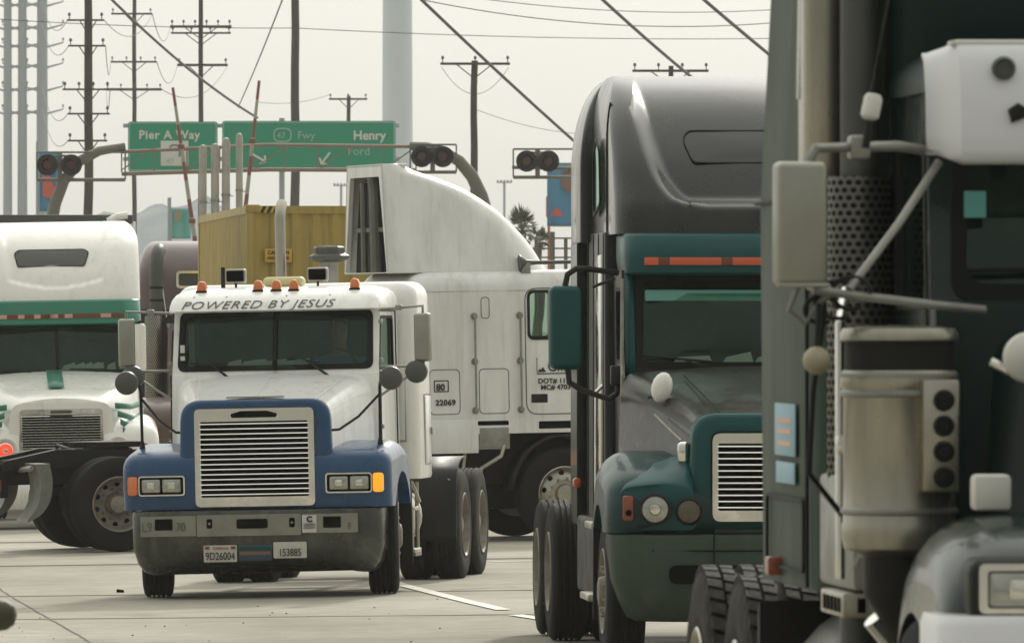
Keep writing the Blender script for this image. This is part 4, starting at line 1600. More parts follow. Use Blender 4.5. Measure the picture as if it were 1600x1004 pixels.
def lplate(x0, z0, w, h, num, state, parent):
    y = by(x0 + w / 2) - .022
    q = MB()
    q.prism(rrect(x0, x0 + w, z0, z0 + h, .012), 'y', y, y + .008)
    o = part(q, 'licence_plate', 'plate', parent)
    text(num, h * .66, lambda u, v, w_: Vector((x0 + w / 2 + u, y - .004 - w_, z0 + h * .13 + v)), M['ink'], o, align='CENTER', sx=.72)
    if state:
        text(state, h * .24, lambda u, v, w_: Vector((x0 + w / 2 + u, y - .004 - w_, z0 + h * .76 + v)), M['redink'], o, align='CENTER', shear=.3)
        q = MB()
        for xx in (x0 + .012, x0 + w - .052):
            q.box(xx, xx + .04, y - .006, y - .001, z0 + h * .76, z0 + h * .93)
        part(q, 'registration_tab', 'red', o)
    return o
lplate(-.46, .33, .30, .15, '9D26004', 'California', bp)
lplate(.17, .355, .30, .145, '153885', None, bp)
b = MB()
b.box(-.145, .155, by(0) - .018, by(0) - .002, .335, .475, .01)
pn = part(b, 'front_banner', 'bannerdark', bp)
for z0, m in ((.43, 'teal_trim'), (.39, 'brown')):
    b = MB()
    b.box(-.135, .145, by(0) - .021, by(0) - .017, z0, z0 + .03)
    part(b, 'stripe', m, pn)
# mirrors
for s in (-1, 1):
    b = MB()
    b.box(-.075, .075, -.045, .045, -.22, .22, .025, 3)
    o = part(b, 'side_mirror', 'mirrorback', T)
    o.location = (s * 1.36, .48, 2.3)
    o.rotation_euler = (0, 0, -s * .25)
    b = MB()
    b.tube([(s * .95, .58, 2.56), (s * 1.36, .5, 2.585), (s * 1.36, .5, 2.5)], .014, 8)
    b.tube([(s * .95, .52, 2.04), (s * 1.36, .5, 2.04), (s * 1.36, .5, 2.1)], .014, 8)
    b.tube([(s * .96, .5, 1.78), (s * 1.34, .49, 2.03)], .012, 8)
    b.box(s * 1.14 - .03, s * 1.14 + .03, .48, .56, 2.55, 2.6, .01)
    part(b, 'mirror_bracket', 'steel', T)
    convex_mirror(T, (s * 1.3, .44, 1.99), .105)
    b = MB()
    b.tube([(s * 1.08, -.45, 1.34), (s * 1.085, -.46, 1.86), (s * 1.1, -.47, 1.92), (s * 1.15, -.49, 1.945), (s * 1.2, -.5, 1.945)], .014, 8)
    b.tube([(s * 1.083, -.455, 1.8), (s * .9, -.56, 1.6), (s * .74, -.66, 1.49), (s * .67, -.68, 1.485)], .012, 8)
    b.lathe([(.03, 0), (.022, .05), (.016, .08)], (s * 1.08, -.45, 1.33), 'z', 10)
    part(b, 'fender_mirror_post', 'black', T)
    convex_mirror(T, (s * 1.2, -.53, 1.94), .108)
wipers(T, F, 2.04, [(-.78, 2.10, -.43, 2.095, -.42), (.12, 2.155, .42, 2.085, .5)])
b = MB()
for s in (0,):
    b.box(-.865, -.825, .46, .475, 2.2, 2.27); b.box(-.865, -.825, .46, .475, 2.13, 2.17)
part(b, 'window_sticker', 'sticker', T)
q = MB()
for k in range(7):
    x = random.uniform(-.6, .7); w = random.uniform(.06, .13)
    q.prism([(x - w, 0), (x + w, random.uniform(-.01, .02)), (x + w * .9, .07), (x - w * .8, .05)], 'y', .66 + .01 * k, .662 + .01 * k)
o = part(q, 'papers', 'paper', T); o.location = (0, 0, 2.06)
# roof kit: work lamps, dome, intake, stack
for x in (-.47, .29):
    b = MB()
    b.box(-.095, .095, -.04, .06, .03, .16, .02, 3)
    o = part(b, 'work_lamp', 'mirrorback', T); o.location = (x, 1.3, 2.80)
    b = MB()
    b.prism(rrect(-.08, .08, .045, .145, .015), 'y', -.046, -.03)
    part(b, 'lens', 'void', o)
    b = MB()
    b.tube([(0, 0, -.04), (0, 0, .04)], .012, 6)
    part(b, 'stalk', 'black', o)
b = MB()
b.box(-.19, .19, -.1, .1, 0, .09, .045, 4)
o = part(b, 'beacon', 'yellow', T); o.location = (-.05, 1.5, 2.79)
b = MB()
b.lathe([(.085, 0), (.085, 1.0), (.09, 1.03)], (0, 0, 0), 'z', 20)
o = part(b, 'air_intake', 'steel', T); o.location = (.16, 2.95, 2.02)
b = MB()
b.lathe([(.10, 1.0), (.19, 1.03), (.195, 1.06), (.15, 1.085), (.15, 1.135), (.13, 1.15), (0, 1.155)], (0, 0, 0), 'z', 8)
part(b, 'rain_cap', 'greymirror', o, 20)
b = MB()
b.tube([(0, 0, 1.0), (0, 0, 3.42), (0, .04, 3.5), (0, .14, 3.56)], .05, 16)
o = part(b, 'exhaust_stack', 'alu', T); o.location = (-.30, 2.98, .02)
b = MB()
b.tube([(-.62, 1.5, 2.75), (-.62, 1.5, 2.98)], .02, 8)
part(b, 'antenna', 'black', T)
# underside: tanks, steps, rear
frame_rails(T, -.6, 6.5, (0, 4.45, 5.75))
for s in (-1, 1):
    b = MB()
    b.lathe([(.05, .9), (.27, .92), (.3, .96), (.3, 2.0), (.27, 2.04), (.05, 2.06)], (s * .82, 0, .66), 'y', 28)
    o = part(b, 'fuel_tank', 'alu', T)
    b = MB()
    for y in (1.15, 1.8):
        b.lathe([(.306, y), (.306, y + .06)], (s * .82, 0, .66), 'y', 28, False)
    part(b, 'tank_strap', 'steel', o)
    b = MB()
    b.box(*sorted((s * .9, s * 1.2)), .85, 1.3, .34, .38, .008)
    for k in range(6):
        b.box(*sorted((s * 1.17, s * 1.205)), .86 + k * .07, .9 + k * .07, .31, .345)
    b.box(*sorted((s * .95, s * 1.19)), .88, 1.25, .72, .76, .008)
    b.tube([(s * 1.17, .88, .36), (s * 1.17, .88, .74)], .02, 6)
    b.tube([(s * 1.17, 1.26, .36), (s * 1.17, 1.26, .98)], .02, 6)
    b.tube([(s * .92, .8, .6), (s * 1.17, .95, .98), (s * 1.2, 1.2, .8)], .02, 6)
    part(b, 'step', 'alu', T)
    b = MB()
    b.prism([(.70, .25), (.72, .25), (.72, .98), (.66, 1.02)], 'x', s * .62, s * 1.2)
    part(b, 'mud_flap', 'black', T)
    b = MB()
    pts = smoothpoly([(3.72, .38), (3.74, .7), (3.83, 1.0), (4.1, 1.14), (4.45, 1.17)], 4)
    b.loft([[(s * .62, y, z) for y, z in pts], [(s * 1.21, y, z) for y, z in pts]], False)
    o = part(b, 'quarter_fender', 'black', T, 60)
    md = o.modifiers.new('th', 'SOLIDIFY'); md.thickness = .02
    b = MB()
    b.tube([(s * .45, 3.9, .95), (s * 1.15, 3.82, .95)], .02, 8)
    part(b, 'fender_bracket', 'steel', o)
for s in (-1, 1):
    wheel(T, s * 1.03, 0, 'steer', steer=.13, rimmat='rim')
    for y in (4.45, 5.75):
        wheel(T, s * 1.07, y, 'drive', True, 'dusty', rimmat='rim')
fifth_wheel(T, 5.1, 1.08)
b = MB()
b.tube([(.7, 3.0, .9), (.75, 3.4, 1.0), (.8, 3.9, 1.3)], .03, 8)
part(b, 'air_hose', 'steel', T)

# the driver behind the wheel
def driver(loc, rotz, label, shirt='shirt'):
    t = thing('person', label, 'person', loc, (0, 0, rotz))
    def skin(name, V, E, m, sub=2, root=0):
        me = bpy.data.meshes.new(name)
        me.from_pydata([v[:3] for v in V], E, [])
        me.skin_vertices or None
        o = bpy.data.objects.new(name, me)
        COL.objects.link(o)
        if not me.skin_vertices:
            bm = bmesh.new(); bm.from_mesh(me)
            bm.verts.layers.skin.verify()
            bm.to_mesh(me); bm.free()
        for i, v in enumerate(V):
            me.skin_vertices[0].data[i].radius = (v[3], v[4] if len(v) > 4 else v[3])
        me.skin_vertices[0].data[root].use_root = True
        o.modifiers.new('skin', 'SKIN').use_smooth_shade = True
        s_ = o.modifiers.new('sub', 'SUBSURF'); s_.levels = s_.render_levels = sub
        me.materials.append(M[m])
        o.parent = t
        return o
    V = [(0, 0, 0, .15, .12), (0, .02, .2, .15, .11), (0, .02, .42, .17, .11), (0, .0, .54, .07), (0, -.03, .62, .055), (0, -.04, .70, .075, .085), (0, -.03, .79, .085, .095), (0, -.02, .85, .05)]
    E = [(k, k + 1) for k in range(7)]
    for s in (-1, 1):
        i = len(V)
        V += [(s * .2, 0, .47, .06), (s * .27, -.12, .25, .047), (s * .19, -.36, .28, .036), (s * .18, -.43, .31, .03, .018)]
        E += [(2, i), (i, i + 1), (i + 1, i + 2), (i + 2, i + 3)]
        for f in range(5):                       # fingers closing on the rim
            j = len(V)
            fx = s * (.18 + (f - 2) * .017)
            ln = (.045, .055, .06, .055, .042)[f]
            V += [(fx, -.455, .325 - .002 * f, .009), (fx, -.455 - ln * .7, .32, .008), (fx, -.455 - ln * .7, .29, .007)]
            E += [(i + 3, j), (j, j + 1), (j + 1, j + 2)]
        j = len(V)
        V += [(s * .10, -.1, -.06, .085), (s * .14, -.45, -.04, .06), (s * .15, -.5, -.4, .045)]
        E += [(0, j), (j, j + 1), (j + 1, j + 2)]
    skin('body', V, E, 'skin')
    VS = [(0, 0, 0, .165, .135), (0, .02, .2, .165, .125), (0, .02, .42, .185, .125), (0, .0, .53, .085)]
    ES = [(0, 1), (1, 2), (2, 3)]
    for s in (-1, 1):
        i = len(VS)
        VS += [(s * .2, 0, .47, .075), (s * .27, -.12, .25, .06), (s * .2, -.33, .277, .048)]
        ES += [(2, i), (i, i + 1), (i + 1, i + 2)]
    skin('shirt', VS, ES, shirt)
    skin('hair', [(0, -.0, .78, .08, .085), (0, .0, .84, .085, .09), (0, -.01, .885, .05)], [(0, 1), (1, 2)], 'hair')
    b = MB()
    b.prism([(-.015, .70), (.015, .70), (.008, .755), (-.008, .755)], 'y', -.145, -.11)
    o = part(b, 'nose', 'skin', t)
    b = MB()
    for s in (-1, 1):
        b.lathe([(.0, 0), (.012, .006), (.0, .012)], (s * .032, -.125, .755), 'z', 8)
    part(b, 'eyes', 'hair', t)
    return t
Mw = Matrix.Translation(T.location) @ Matrix.Rotation(R(-7), 4, 'Z') @ Matrix.Rotation(-.02, 4, 'Y')
driver(Mw @ Vector((.47, 1.32, 1.62)), R(-7), 'driver in a blue shirt holding the steering wheel behind the dark windshield')
b = MB()
ringp = [(.47 + .22 * math.cos(a), .84 + .09 * math.sin(a), 2.05 + .17 * math.sin(a)) for a in [2 * math.pi * k / 24 for k in range(25)]]
b.tube(ringp, .016, 8)
b.tube([(.27, .84, 2.05), (.67, .84, 2.05)], .012, 6)
b.tube([(.47, .84, 2.05), (.47, .66, 1.85)], .03, 8)
part(b, 'steering_wheel', 'black', T)
# ================================================================ white cabover seen from its side
T = place('semi_truck', 'white cabover truck seen from its side, with a tall roof fairing', .29, 100.3, 105, 0, -.018)
# side panel positions: y to the rear, near side is -x
W = 1.15
b = MB()
lv = []
for k in range(8):
    t = k / 7 * math.pi / 2
    ins = .2 * (1 - math.cos(t))
    lv.append((2.80 + .2 * math.sin(t), rrect(-W + ins, W - ins, -1.28 + ins, 1.73 - ins, .16)))
levels(b, [(2.77, rrect(-W, W, -1.28, 1.73, .16))] + lv)
part(b, 'roof', 'white_old', T, 50)
for s in (-1, 1):
    S = lambda u, v, w, s=s: (s * (W - w), u, v)
    win = rrect(-.50, .375, 2.24, 2.76, .07)
    b = MB()
    b.ring(rrect(-1.26, .62, 1.2, 2.78, .02), win, S, .04)
    b.loft([[S(.62, 1.2, 0), S(1.57, 1.2, 0)], [S(.62, 2.78, 0), S(1.57, 2.78, 0)]], False)
    side = part(b, 'side_panel', 'white_old', T)
    b = MB()
    b.fan(win, S, .02)
    part(b, 'door_window', 'glass', side, 180)
    b = MB()
    b.ring(rrect(-.515, .39, 2.225, 2.775, .08), rrect(-.485, .36, 2.255, 2.745, .055), lambda u, v, w: S(u, v, w - .008), .03)
    part(b, 'window_seal', 'seal', side)
    def outline(y0, y1, z0, z1, r, m='greymirror', nm='panel_seam', g=.008):
        q = MB()
        q.ring(rrect(y0, y1, z0, z1, r), rrect(y0 + g, y1 - g, z0 + g, z1 - g, max(.005, r - g)), lambda u, v, w: S(u, v, w - .003), .006)
        return part(q, nm, m, side)
    outline(-.95, .42, 1.40, 2.80, .14, 'greymirror', 'door_seam', .011)
    outline(1.17, 1.52, 1.42, 1.92, .06)
    outline(.61, .955, 1.42, 1.92, .06)
    outline(.82, .92, 2.47, 2.71, .045)
    for (y, z0, z1) in ((1.0, 1.46, 2.5), (.48, 1.46, 2.5)):
        q = MB()
        q.tube([(s * (W + .05), y, z0), (s * (W + .05), y, z1)], .013, 8)
        for z in (z0, lerp(z0, z1, .52), z1):
            q.tube([(s * W, y, z), (s * (W + .065), y, z)], .022, 8)
            q.disc((s * (W + .008), y, z), .04, 'x', .016, 12)
        part(q, 'grab_handle', 'steel', T)
    q = MB()
    q.box(*sorted((s * (W - .02), s * (W + .006))), .17, .36, 1.53, 1.63, .01)
    part(q, 'door_latch', 'black', T)
    # rivet line and lower skirt
    q = MB()
    for k in range(34):
        q.disc((s * (W + .003), -1.1 + k * .08, 1.385), .008, 'x', .008, 6)
        q.disc((s * (W + .003), -1.1 + k * .08, 2.765), .007, 'x', .008, 6)
    part(q, 'rivets', 'white_old', T)
    q = MB()
    q.box(*sorted((s * (W - .06), s * (W - .012))), .98, 1.57, 1.0, 1.3, .01)
    q.box(*sorted((s * (W - .06), s * (W + .004))), .97, 1.5, .99, 1.36, .008)
    part(q, 'skirt', 'white_old', T)
    q = MB()
    q.box(*sorted((s * (W - .4), s * (W - .01))), .61, .97, 1.03, 1.2)
    q.box(*sorted((s * (W - .02), s * (W + .003))), .62, .96, 1.05, 1.27, .02)
    part(q, 'step_recess', 'steel', T)
    q = MB()
    q.box(*sorted((s * (W - .02), s * (W + .006))), .62, .98, 1.29, 1.345, .03)
    q.box(*sorted((s * (W - .02), s * (W + .004))), -.35, .28, 1.24, 1.33, .04)
    part(q, 'step_slot', 'void', T)
    q = MB()
    arc = [(.62 * math.cos(a), .5 + .68 * math.sin(a)) for a in [lerp(.12, math.pi - .12, k / 20) for k in range(21)]]
    q.loft([[(s * .75, y, z) for y, z in arc], [(s * 1.185, y, z) for y, z in arc]], False)
    o = part(q, 'fender', 'black', T, 60)
    md = o.modifiers.new('th', 'SOLIDIFY'); md.thickness = .03
    q = MB()
    q.tube([(s * 1.1, .62, 1.2), (s * 1.16, .72, .95), (s * 1.16, .95, .82), (s * 1.14, 1.0, .45)], .025, 8)
    q.tube([(s * 1.05, 1.1, 1.0), (s * 1.1, 1.18, .45)], .02, 8)
    part(q, 'step_rail', 'alu', T)
NS = lambda oy, oz: (lambda u, v, w: Vector((-(W + .004 + w), oy - u, oz + v)))
text('80', .10, NS(1.445, 1.69), M['ink'], T, bold=.003)
q = MB()
q.ring(rrect(1.30, 1.47, 1.67, 1.80, .01), rrect(1.312, 1.458, 1.682, 1.788, .006), lambda u, v, w: (-(W + .004 - w), u, v), .003)
part(q, 'lettering', 'ink', T)
text('22069', .085, NS(1.455, 1.525), M['ink'], T, bold=.003, space=1.1)
text('C.I.L.', .2, NS(.175, 1.875), M['ink'], T, sx=.8, shear=.1)
q = MB()
q.box(-W - .006, -W - .001, -.6, .29, 1.845, 1.857)
q.prism([(.285, 1.87), (.255, 1.905), (.245, 1.895), (.22, 1.925), (.185, 1.87)], 'x', -W - .006, -W - .001)
q.box(-W - .006, -W - .001, .285, .29, 1.86, 2.03)
part(q, 'lettering', 'ink', T)
text('DOT# 117238', .075, NS(.28, 1.745), M['ink'], T, sx=1.05, bold=.002)
text('MC# 470301', .075, NS(.25, 1.675), M['ink'], T, sx=1.05, bold=.002)
# front, back and inside
b = MB()
b.box(-W + .02, W - .02, 1.60, 1.728, 1.0, 2.8, .05)
b.box(-W + .02, W - .02, -1.26, -1.2, .9, 2.2, .03)
part(b, 'cab_wall', 'white_old', T)
b = MB()
b.box(-W + .06, W - .06, .62, .66, 1.25, 2.75)
b.box(-W + .05, W - .05, -1.15, 1.55, 1.2, 1.25)
part(b, 'lining', 'interior', T)
b = MB()
b.box(-.85, -.35, -.1, .4, 1.3, 1.75, .06)
b.box(-.85, -.35, .32, .5, 1.7, 2.55, .06)
part(b, 'seat', 'interior', T)
b = MB()
b.loft([[(-W + .06, -1.2, 2.2), (W - .06, -1.2, 2.2)], [(-W + .06, -1.15, 2.76), (W - .06, -1.15, 2.76)]], False)
part(b, 'windshield', 'glass', T)
# roof fairing, open at the back
ftab = [(2.99, -.06), (3.09, .01), (3.25, .11), (3.42, .25), (3.66, .50), (3.88, .83), (4.02, 1.15), (4.12, 1.44), (4.20, 1.64)]
fsm = smoothpoly([(z, y) for z, y in ftab], 5)
zs = [p[0] for p in fsm]
ff = lambda z: interp(fsm, z)
fo = fairing(T, 'white_old', lambda z: lerp(1.0, .80, (z - 3) / 1.2) , ff, 1.93, zs, lambda z: .5 - .18 * sstep(3, 4.1, z), .05, name='roof_fairing', nF=15, back=False)
b = MB()
bk = 1.93
o = rpoly([(-1.0, 2.99), (1.0, 2.99), (.80, 4.20), (-.80, 4.20)], .03)
i = rpoly([(-.94, 3.0), (.94, 3.0), (.66, 4.06), (-.66, 4.06)], .04)
b.ring(o, i, lambda u, v, w: (u, bk - w, v), .05)
part(b, 'fairing_back_frame', 'white_old', fo)
md = fo.modifiers.new('th', 'SOLIDIFY'); md.thickness = .035; md.offset = -1
b = MB()
zt = [p for p in fsm if p[0] > 4.1]
b.box(-.76, .76, 1.63, 1.93, 4.165, 4.20, .01)
part(b, 'fairing_top', 'white_old', fo)
b = MB()
b.tube([(-.25, 1.87, 3.0), (-.22, 1.87, 3.9), (-.2, 1.88, 4.05)], .07, 10)
b.tube([(.3, 1.87, 3.0), (.3, 1.87, 4.0)], .04, 8)
b.box(-.8, .8, 1.83, 1.86, 3.45, 3.5)
part(b, 'fairing_brace', 'flap', fo)
b = MB()
b.prism([(-.93, 3.0), (.93, 3.0), (.70, 4.0), (-.70, 4.0)], 'y', 1.78, 1.81)
part(b, 'fairing_dark_fill', 'frame', fo)  # dark sheet added to paint the shade inside the open back
# air horn on the roof
b = MB()
b.lathe([(.09, .0), (.085, .02), (.035, .08), (.022, .2), (.02, .95), (.03, 1.0), (.03, 1.08)], (0, 0, 0), 'y', 14)
o = part(b, 'air_horn', 'greymirror', T)
o.location = (-1.03, .44, 3.08); o.rotation_euler = (0, 0, math.pi)
b = MB()
b.box(-.04, .04, .02, .12, -.12, .0); b.box(-.03, .03, .8, .86, -.12, 0)
part(b, 'horn_foot', 'steel', o)
b = MB()
b.box(-1.0, -.88, -.68, -.58, 2.97, 3.07, .02)
part(b, 'marker_light', 'red', T)
# chassis
frame_rails(T, -1.0, 6.2, (0, 5.05), .74, .28)
b = MB()
b.box(-.8, .8, -1.1, 1.55, .62, 1.24, .05)
b.box(-.5, .5, -.9, 2.3, .35, .7, .05)
part(b, 'engine_bay', 'frame', T)
b = MB()
for s in (-1, 1):
    b.prism([(4.2, 1.02), (4.6, 1.10), (5.6, 1.12), (6.2, 1.0), (6.2, .9), (4.2, .95)], 'x', s * .36, s * .56)
b.box(-.5, .5, 6.14, 6.24, .6, .98, .02)
part(b, 'frame_deck', 'frame', T)
for k in range(5):
    b = MB()
    y = 4.1 + k * .32
    b.tube([(-.45, y, 1.1), (0, y + .1, 1.16), (.45, y, 1.1)], .018, 6)
    part(b, 'air_line', 'black', T)
fifth_wheel(T, 4.9, 1.13)
for s in (-1, 1):
    b = MB()
    pts = smoothpoly([(5.82, .98), (5.79, .78), (5.82, .58), (5.92, .43), (6.08, .34)], 4) + smoothpoly([(6.07, .38), (5.98, .49), (5.93, .64), (5.93, .82), (5.98, .98)], 4)
    b.prism(pts, 'x', s * .62, s * 1.2)
    o = part(b, 'mud_flap', 'flap', T, 50)
    b = MB()
    b.tube([(s * .4, 6.0, .9), (s * 1.1, 6.0, .93)], .03, 8)
    part(b, 'fender_bracket', 'steel', o)
    b = MB()
    b.box(*sorted((s * .5, s * .62)), 6.24, 6.28, .68, .8, .01)
    part(b, 'tail_light', 'redlamp' if 0 else 'red', T)
    wheel(T, s * 1.05, 0, 'steer', rimmat=None if s < 0 else 'rim')
    wheel(T, s * 1.07, 5.05, 'drive', True, rimmat='rim')
    wheel(T, s * 1.07, 3.75, 'drive', True, rimmat='rim')

# ================================================================ white and green conventional on the left
T = place('semi_truck', 'white truck with green visor band and stripes at the far left', -5.58, 111, 4.0, -.018)
yfw = lambda z: .75 + (z - 1.8) * .28
cab, F = cab_shell(T, 'white_clean', 1.04, 1.0, 2.55, yfw, 2.2, (.97, .95, 1.9, 2.5, .05), (.95, 1.8, 1.95, 2.45, .07), 1.02, bow=.1)
b = MB()
lv = [(2.50, rrect(-1.04, 1.04, .84, 2.2, .2)), (2.52, rrect(-1.06, 1.06, .80, 2.2, .22)), (2.79, rrect(-1.05, 1.05, .86, 2.2, .24)), (2.81, rrect(-1.03, 1.03, .9, 2.2, .22))]
levels(b, lv)
part(b, 'visor_band', 'green', T, 50)
b = MB()
yv = lambda x: .815 + .22 * max(0, (abs(x) - .86) / .2) ** 2
xsx = [-.95, -.62, -.48, -.4, -.28, -.2, -.08, .02, .1, .2, .55, .68, .84]
for k in range(len(xsx) - 1):
    b.mi = k % 2
    b.box(xsx[k], xsx[k + 1], yv((xsx[k] + xsx[k + 1]) / 2) - .018, yv(xsx[k + 1]) + .03, 2.585, 2.635)
part(b, 'reflector_strip', ['pinklens', 'brownlens'], T)
ft = smoothpoly([(2.80, .90), (2.95, .95), (3.2, 1.08), (3.5, 1.35), (3.7, 1.75), (3.80, 2.2)], 6)
zs = [lerp(2.80, 3.80, k / 40) for k in range(41)]
Wf = lambda z: 1.06 - .22 * (1 - math.sqrt(max(0, 1 - (max(0, z - 3.5) / .32) ** 2)))
scp = lambda z: 0 if z < 2.97 else (.62 + .1 * (z - 2.97)) * math.sqrt(min(1, (z - 2.96) / .1))
fo = fairing(T, 'white_clean', Wf, lambda z: interp(ft, z), 3.3, zs, lambda z: .3, .05, scp, .06, soft=.1)
b = MB()
FO = lambda x, z, o: (x, interp(ft, z) + .05 * (x / .75) ** 2 + .06 + o, z)
lp = rpoly([(-.46, 3.24), (.36, 3.24), (.42, 3.4), (.36, 3.44), (-.44, 3.44), (-.5, 3.4)], .03, 4)
b.fan(lp, lambda u, v, w: FO(u, v, w), -.012)
part(b, 'roof_window', 'greymirror', fo, 180)
b = MB()
big = [(-.04 + (u + .04) * 1.03, 3.34 + (v - 3.34) * 1.1) for u, v in lp]
b.ring(big, lp, lambda u, v, w: FO(u, v, w - .014), .01)
part(b, 'window_seal', 'seal', fo)
b = MB()
levels(b, [(1.0, rrect(-1.06, 1.06, 2.22, 3.3, .05)), (2.8, rrect(-1.06, 1.06, 2.22, 3.3, .05))])
part(b, 'sleeper', 'white_clean', T)
b = MB()
for s in (-1, 1):
    b.prism([(3.2, 1.1), (3.75, 1.1), (3.75, 3.4), (3.5, 3.75), (3.2, 3.8)], 'x', s * 1.04, s * 1.075)
part(b, 'side_extender', 'white_clean', T)
b = MB()
b.ring(rpoly([(-.66, .9), (.66, .9), (.62, 1.545), (-.62, 1.545)], [.02, .02, .16, .16], 6), rpoly([(-.5, .965), (.5, .965), (.5, 1.465), (-.5, 1.465)], .03, 6), lambda u, v, w: (u, -1.0 + .03 * (u / .6) ** 2 + w, v), .12)
part(b, 'grille_surround', 'white_clean', T, 50)
hood = hoodloft(T, [(-.92, .615, .67, .9, 1.56, .2), (-.88, .64, .7, .9, 1.58, .2), (-.4, .78, .82, .95, 1.69, .22), (.2, .9, .95, 1.0, 1.80, .22), (.78, 1.0, 1.02, 1.0, 1.885, .16)], 'white_clean', crown=.04)
b = MB()
b.loft([[(x, y, z + .05) for x in (-.14, .05)] for y, z in ((-.5, 1.69), (0, 1.775), (.4, 1.833), (.77, 1.893))], False)
o = part(b, 'hood_stripe', 'green', hood); md = o.modifiers.new('th', 'SOLIDIFY'); md.thickness = .01
grille(T, .51, .96, 1.47, -1.02, 13, r=.06, side=.03, top=.07, bot=.02)
b = MB()
b.prism(rpoly([(-.12, 1.415), (.12, 1.415), (.14, 1.435), (.12, 1.455), (-.12, 1.455), (-.14, 1.435)], .01, 2), 'y', -1.035, -1.02)
part(b, 'emblem', 'greymirror', T)
top = smoothpoly([(-1.0, .62), (-1.03, .85), (-.98, 1.15), (-.8, 1.28), (-.4, 1.36), (0, 1.38), (.4, 1.3), (.64, 1.05), (.68, .62)], 4)
for s in (-1, 1):
    fender(T, s, .52, 1.2, top, .6, 0, .53, 'white_clean', .2, lower=.62)
    b = MB()
    for k in range(4):
        z = 1.5 - k * .1
        q = [(.66 + .03 * k, -.96 + .0 * k, z), (.85 + .05 * k, -.55, z - .02 - .05 * k), (1.02, -.1, z + .02)]
        w = .035
        b.loft([[(s * x * 1.02, y - .01, z_ + w) for x, y, z_ in q], [(s * x * 1.02, y - .012, z_ - w) for x, y, z_ in q]], False)
    o = part(b, 'side_stripes', 'green', T); md = o.modifiers.new('th', 'SOLIDIFY'); md.thickness = .012
    b = MB()
    b.lathe([(.16, .05), (.165, -.01), (.15, -.02), (.12, .0)], (s * .69, -1.03, .97), 'y', 28, False)
    part(b, 'lamp_ring', 'white_clean', T)
    roundlamp(T, (s * .69, -1.04, .97), .085, 'redlamp' if s < 0 else 'lamp', ring='chrome', core='lampcore')
    wheel(T, s * 1.03, 0, 'steer')
    wheel(T, s * 1.07, 5.2, 'drive', True)
    b = MB()
    b.box(-.09, .09, -.06, .06, -.3, .3, .04, 3)
    o = part(b, 'side_mirror', 'white_clean', T); o.location = (s * 1.02, .90, 2.2)
    b = MB()
    b.tube([(s * 1.02, .95, 2.5), (s * 1.04, .85, 2.52)], .018, 8)
    b.tube([(s * 1.02, .95, 1.88), (s * 1.04, .85, 1.88)], .018, 8)
    part(b, 'mirror_bracket', 'black', T)
b = MB()
levels(b, [(.25, bump_loop(-1.05, 1.12, .3)), (.35, bump_loop(-1.12, 1.18, .3)), (.58, bump_loop(-1.12, 1.18, .3)), (.62, bump_loop(-1.08, 1.16, .3))])
part(b, 'bumper', 'white_clean', T, 50)
wipers(T, F, 1.9, [(-.7, 1.95, -.2, 1.94, -.15), (.15, 1.95, .6, 1.94, .7)])
frame_rails(T, -.7, 6.0, (0, 5.2))
q = MB()
for k in range(8):
    x = random.uniform(.1, .85); w = random.uniform(.05, .1)
    q.prism([(x - w, 0), (x + w, .0), (x + w * .8, .1), (x - w * .7, .06)], 'y', 1.05 + .01 * k, 1.052 + .01 * k)
o = part(q, 'papers', 'paper', T); o.location = (0, 0, 1.93)

# grey box trailer behind it, only its top edge in view
t = thing('box_trailer', 'grey box trailer whose roof edge shows above the white and green truck', 'trailer', (-6.25, 117.5, gz(-6.2, 117)), (0, 0, R(3)))
b = MB()
b.box(-1.25, 1.25, 0, 12, 1.1, 3.93, .03)
part(b, 'box', 'steel', t)
b = MB()
b.box(-1.27, 1.27, -.02, .06, 3.84, 3.955, .01)
part(b, 'roof_rail', 'greymirror', t)
b = MB()
b.tube([(.95, -.03, 3.87), (1.08, -.05, 3.93), (1.2, -.03, 3.95)], .05, 8)
part(b, 'corner_cap', 'white_clean', t)
for y in (9.6, 10.9):
    for s in (-1, 1):
        wheel(t, s * 1.07, y, 'drive', True)
b = MB()
for s in (-1, 1):
    b.tube([(s * .8, 2.2, 0), (s * .8, 2.2, 1.12)], .06, 8)
part(b, 'landing_leg', 'frame', t)

# ================================================================ dusty maroon sleeper truck
T = place('semi_truck', 'dusty maroon sleeper truck with a curved chrome exhaust pipe, half hidden behind the container', -4.75, 142, 3)
b = MB()
lv = []
for k in range(12):
    t = k / 11 * math.pi / 2
    ins = .5 * (1 - math.cos(t))
    lv.append((3.0 + .82 * math.sin(t), rrect(-1.19 + ins * .6, 1.19 - ins * .6, .9 + ins * 1.6, 4.2, .25)))
levels(b, [(1.0, rrect(-1.2, 1.2, .8, 4.2, .25))] + [(2.4, rrect(-1.2, 1.2, .85, 4.2, .25))] + lv)
part(b, 'sleeper', 'maroon', T, 50)
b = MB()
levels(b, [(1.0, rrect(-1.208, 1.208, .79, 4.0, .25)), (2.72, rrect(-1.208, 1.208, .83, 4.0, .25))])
part(b, 'shade_panel', 'maroon_shade', T, 50)  # added panel, paints in the dark lower end of the wall's reflection
b = MB()
b.ring(rrect(-.56, .1, 3.06, 3.34, .07), rrect(-.52, .06, 3.1, 3.3, .05), lambda u, v, w: (u, .86 + w, v), .06)
part(b, 'roof_window', 'chrome', T)
b = MB()
b.prism(rrect(-.53, .07, 3.09, 3.31, .05), 'y', .9, .93)
part(b, 'window_pane', 'greymirror', T)
b = MB()
b.tube([(-.86, .86, 3.5), (-.8, .80, 3.2), (-.72, .78, 2.6)], .02, 8)
part(b, 'chrome_trim', 'chrome', T)
yfw = lambda z: -.1 + (z - 1.8) * .28
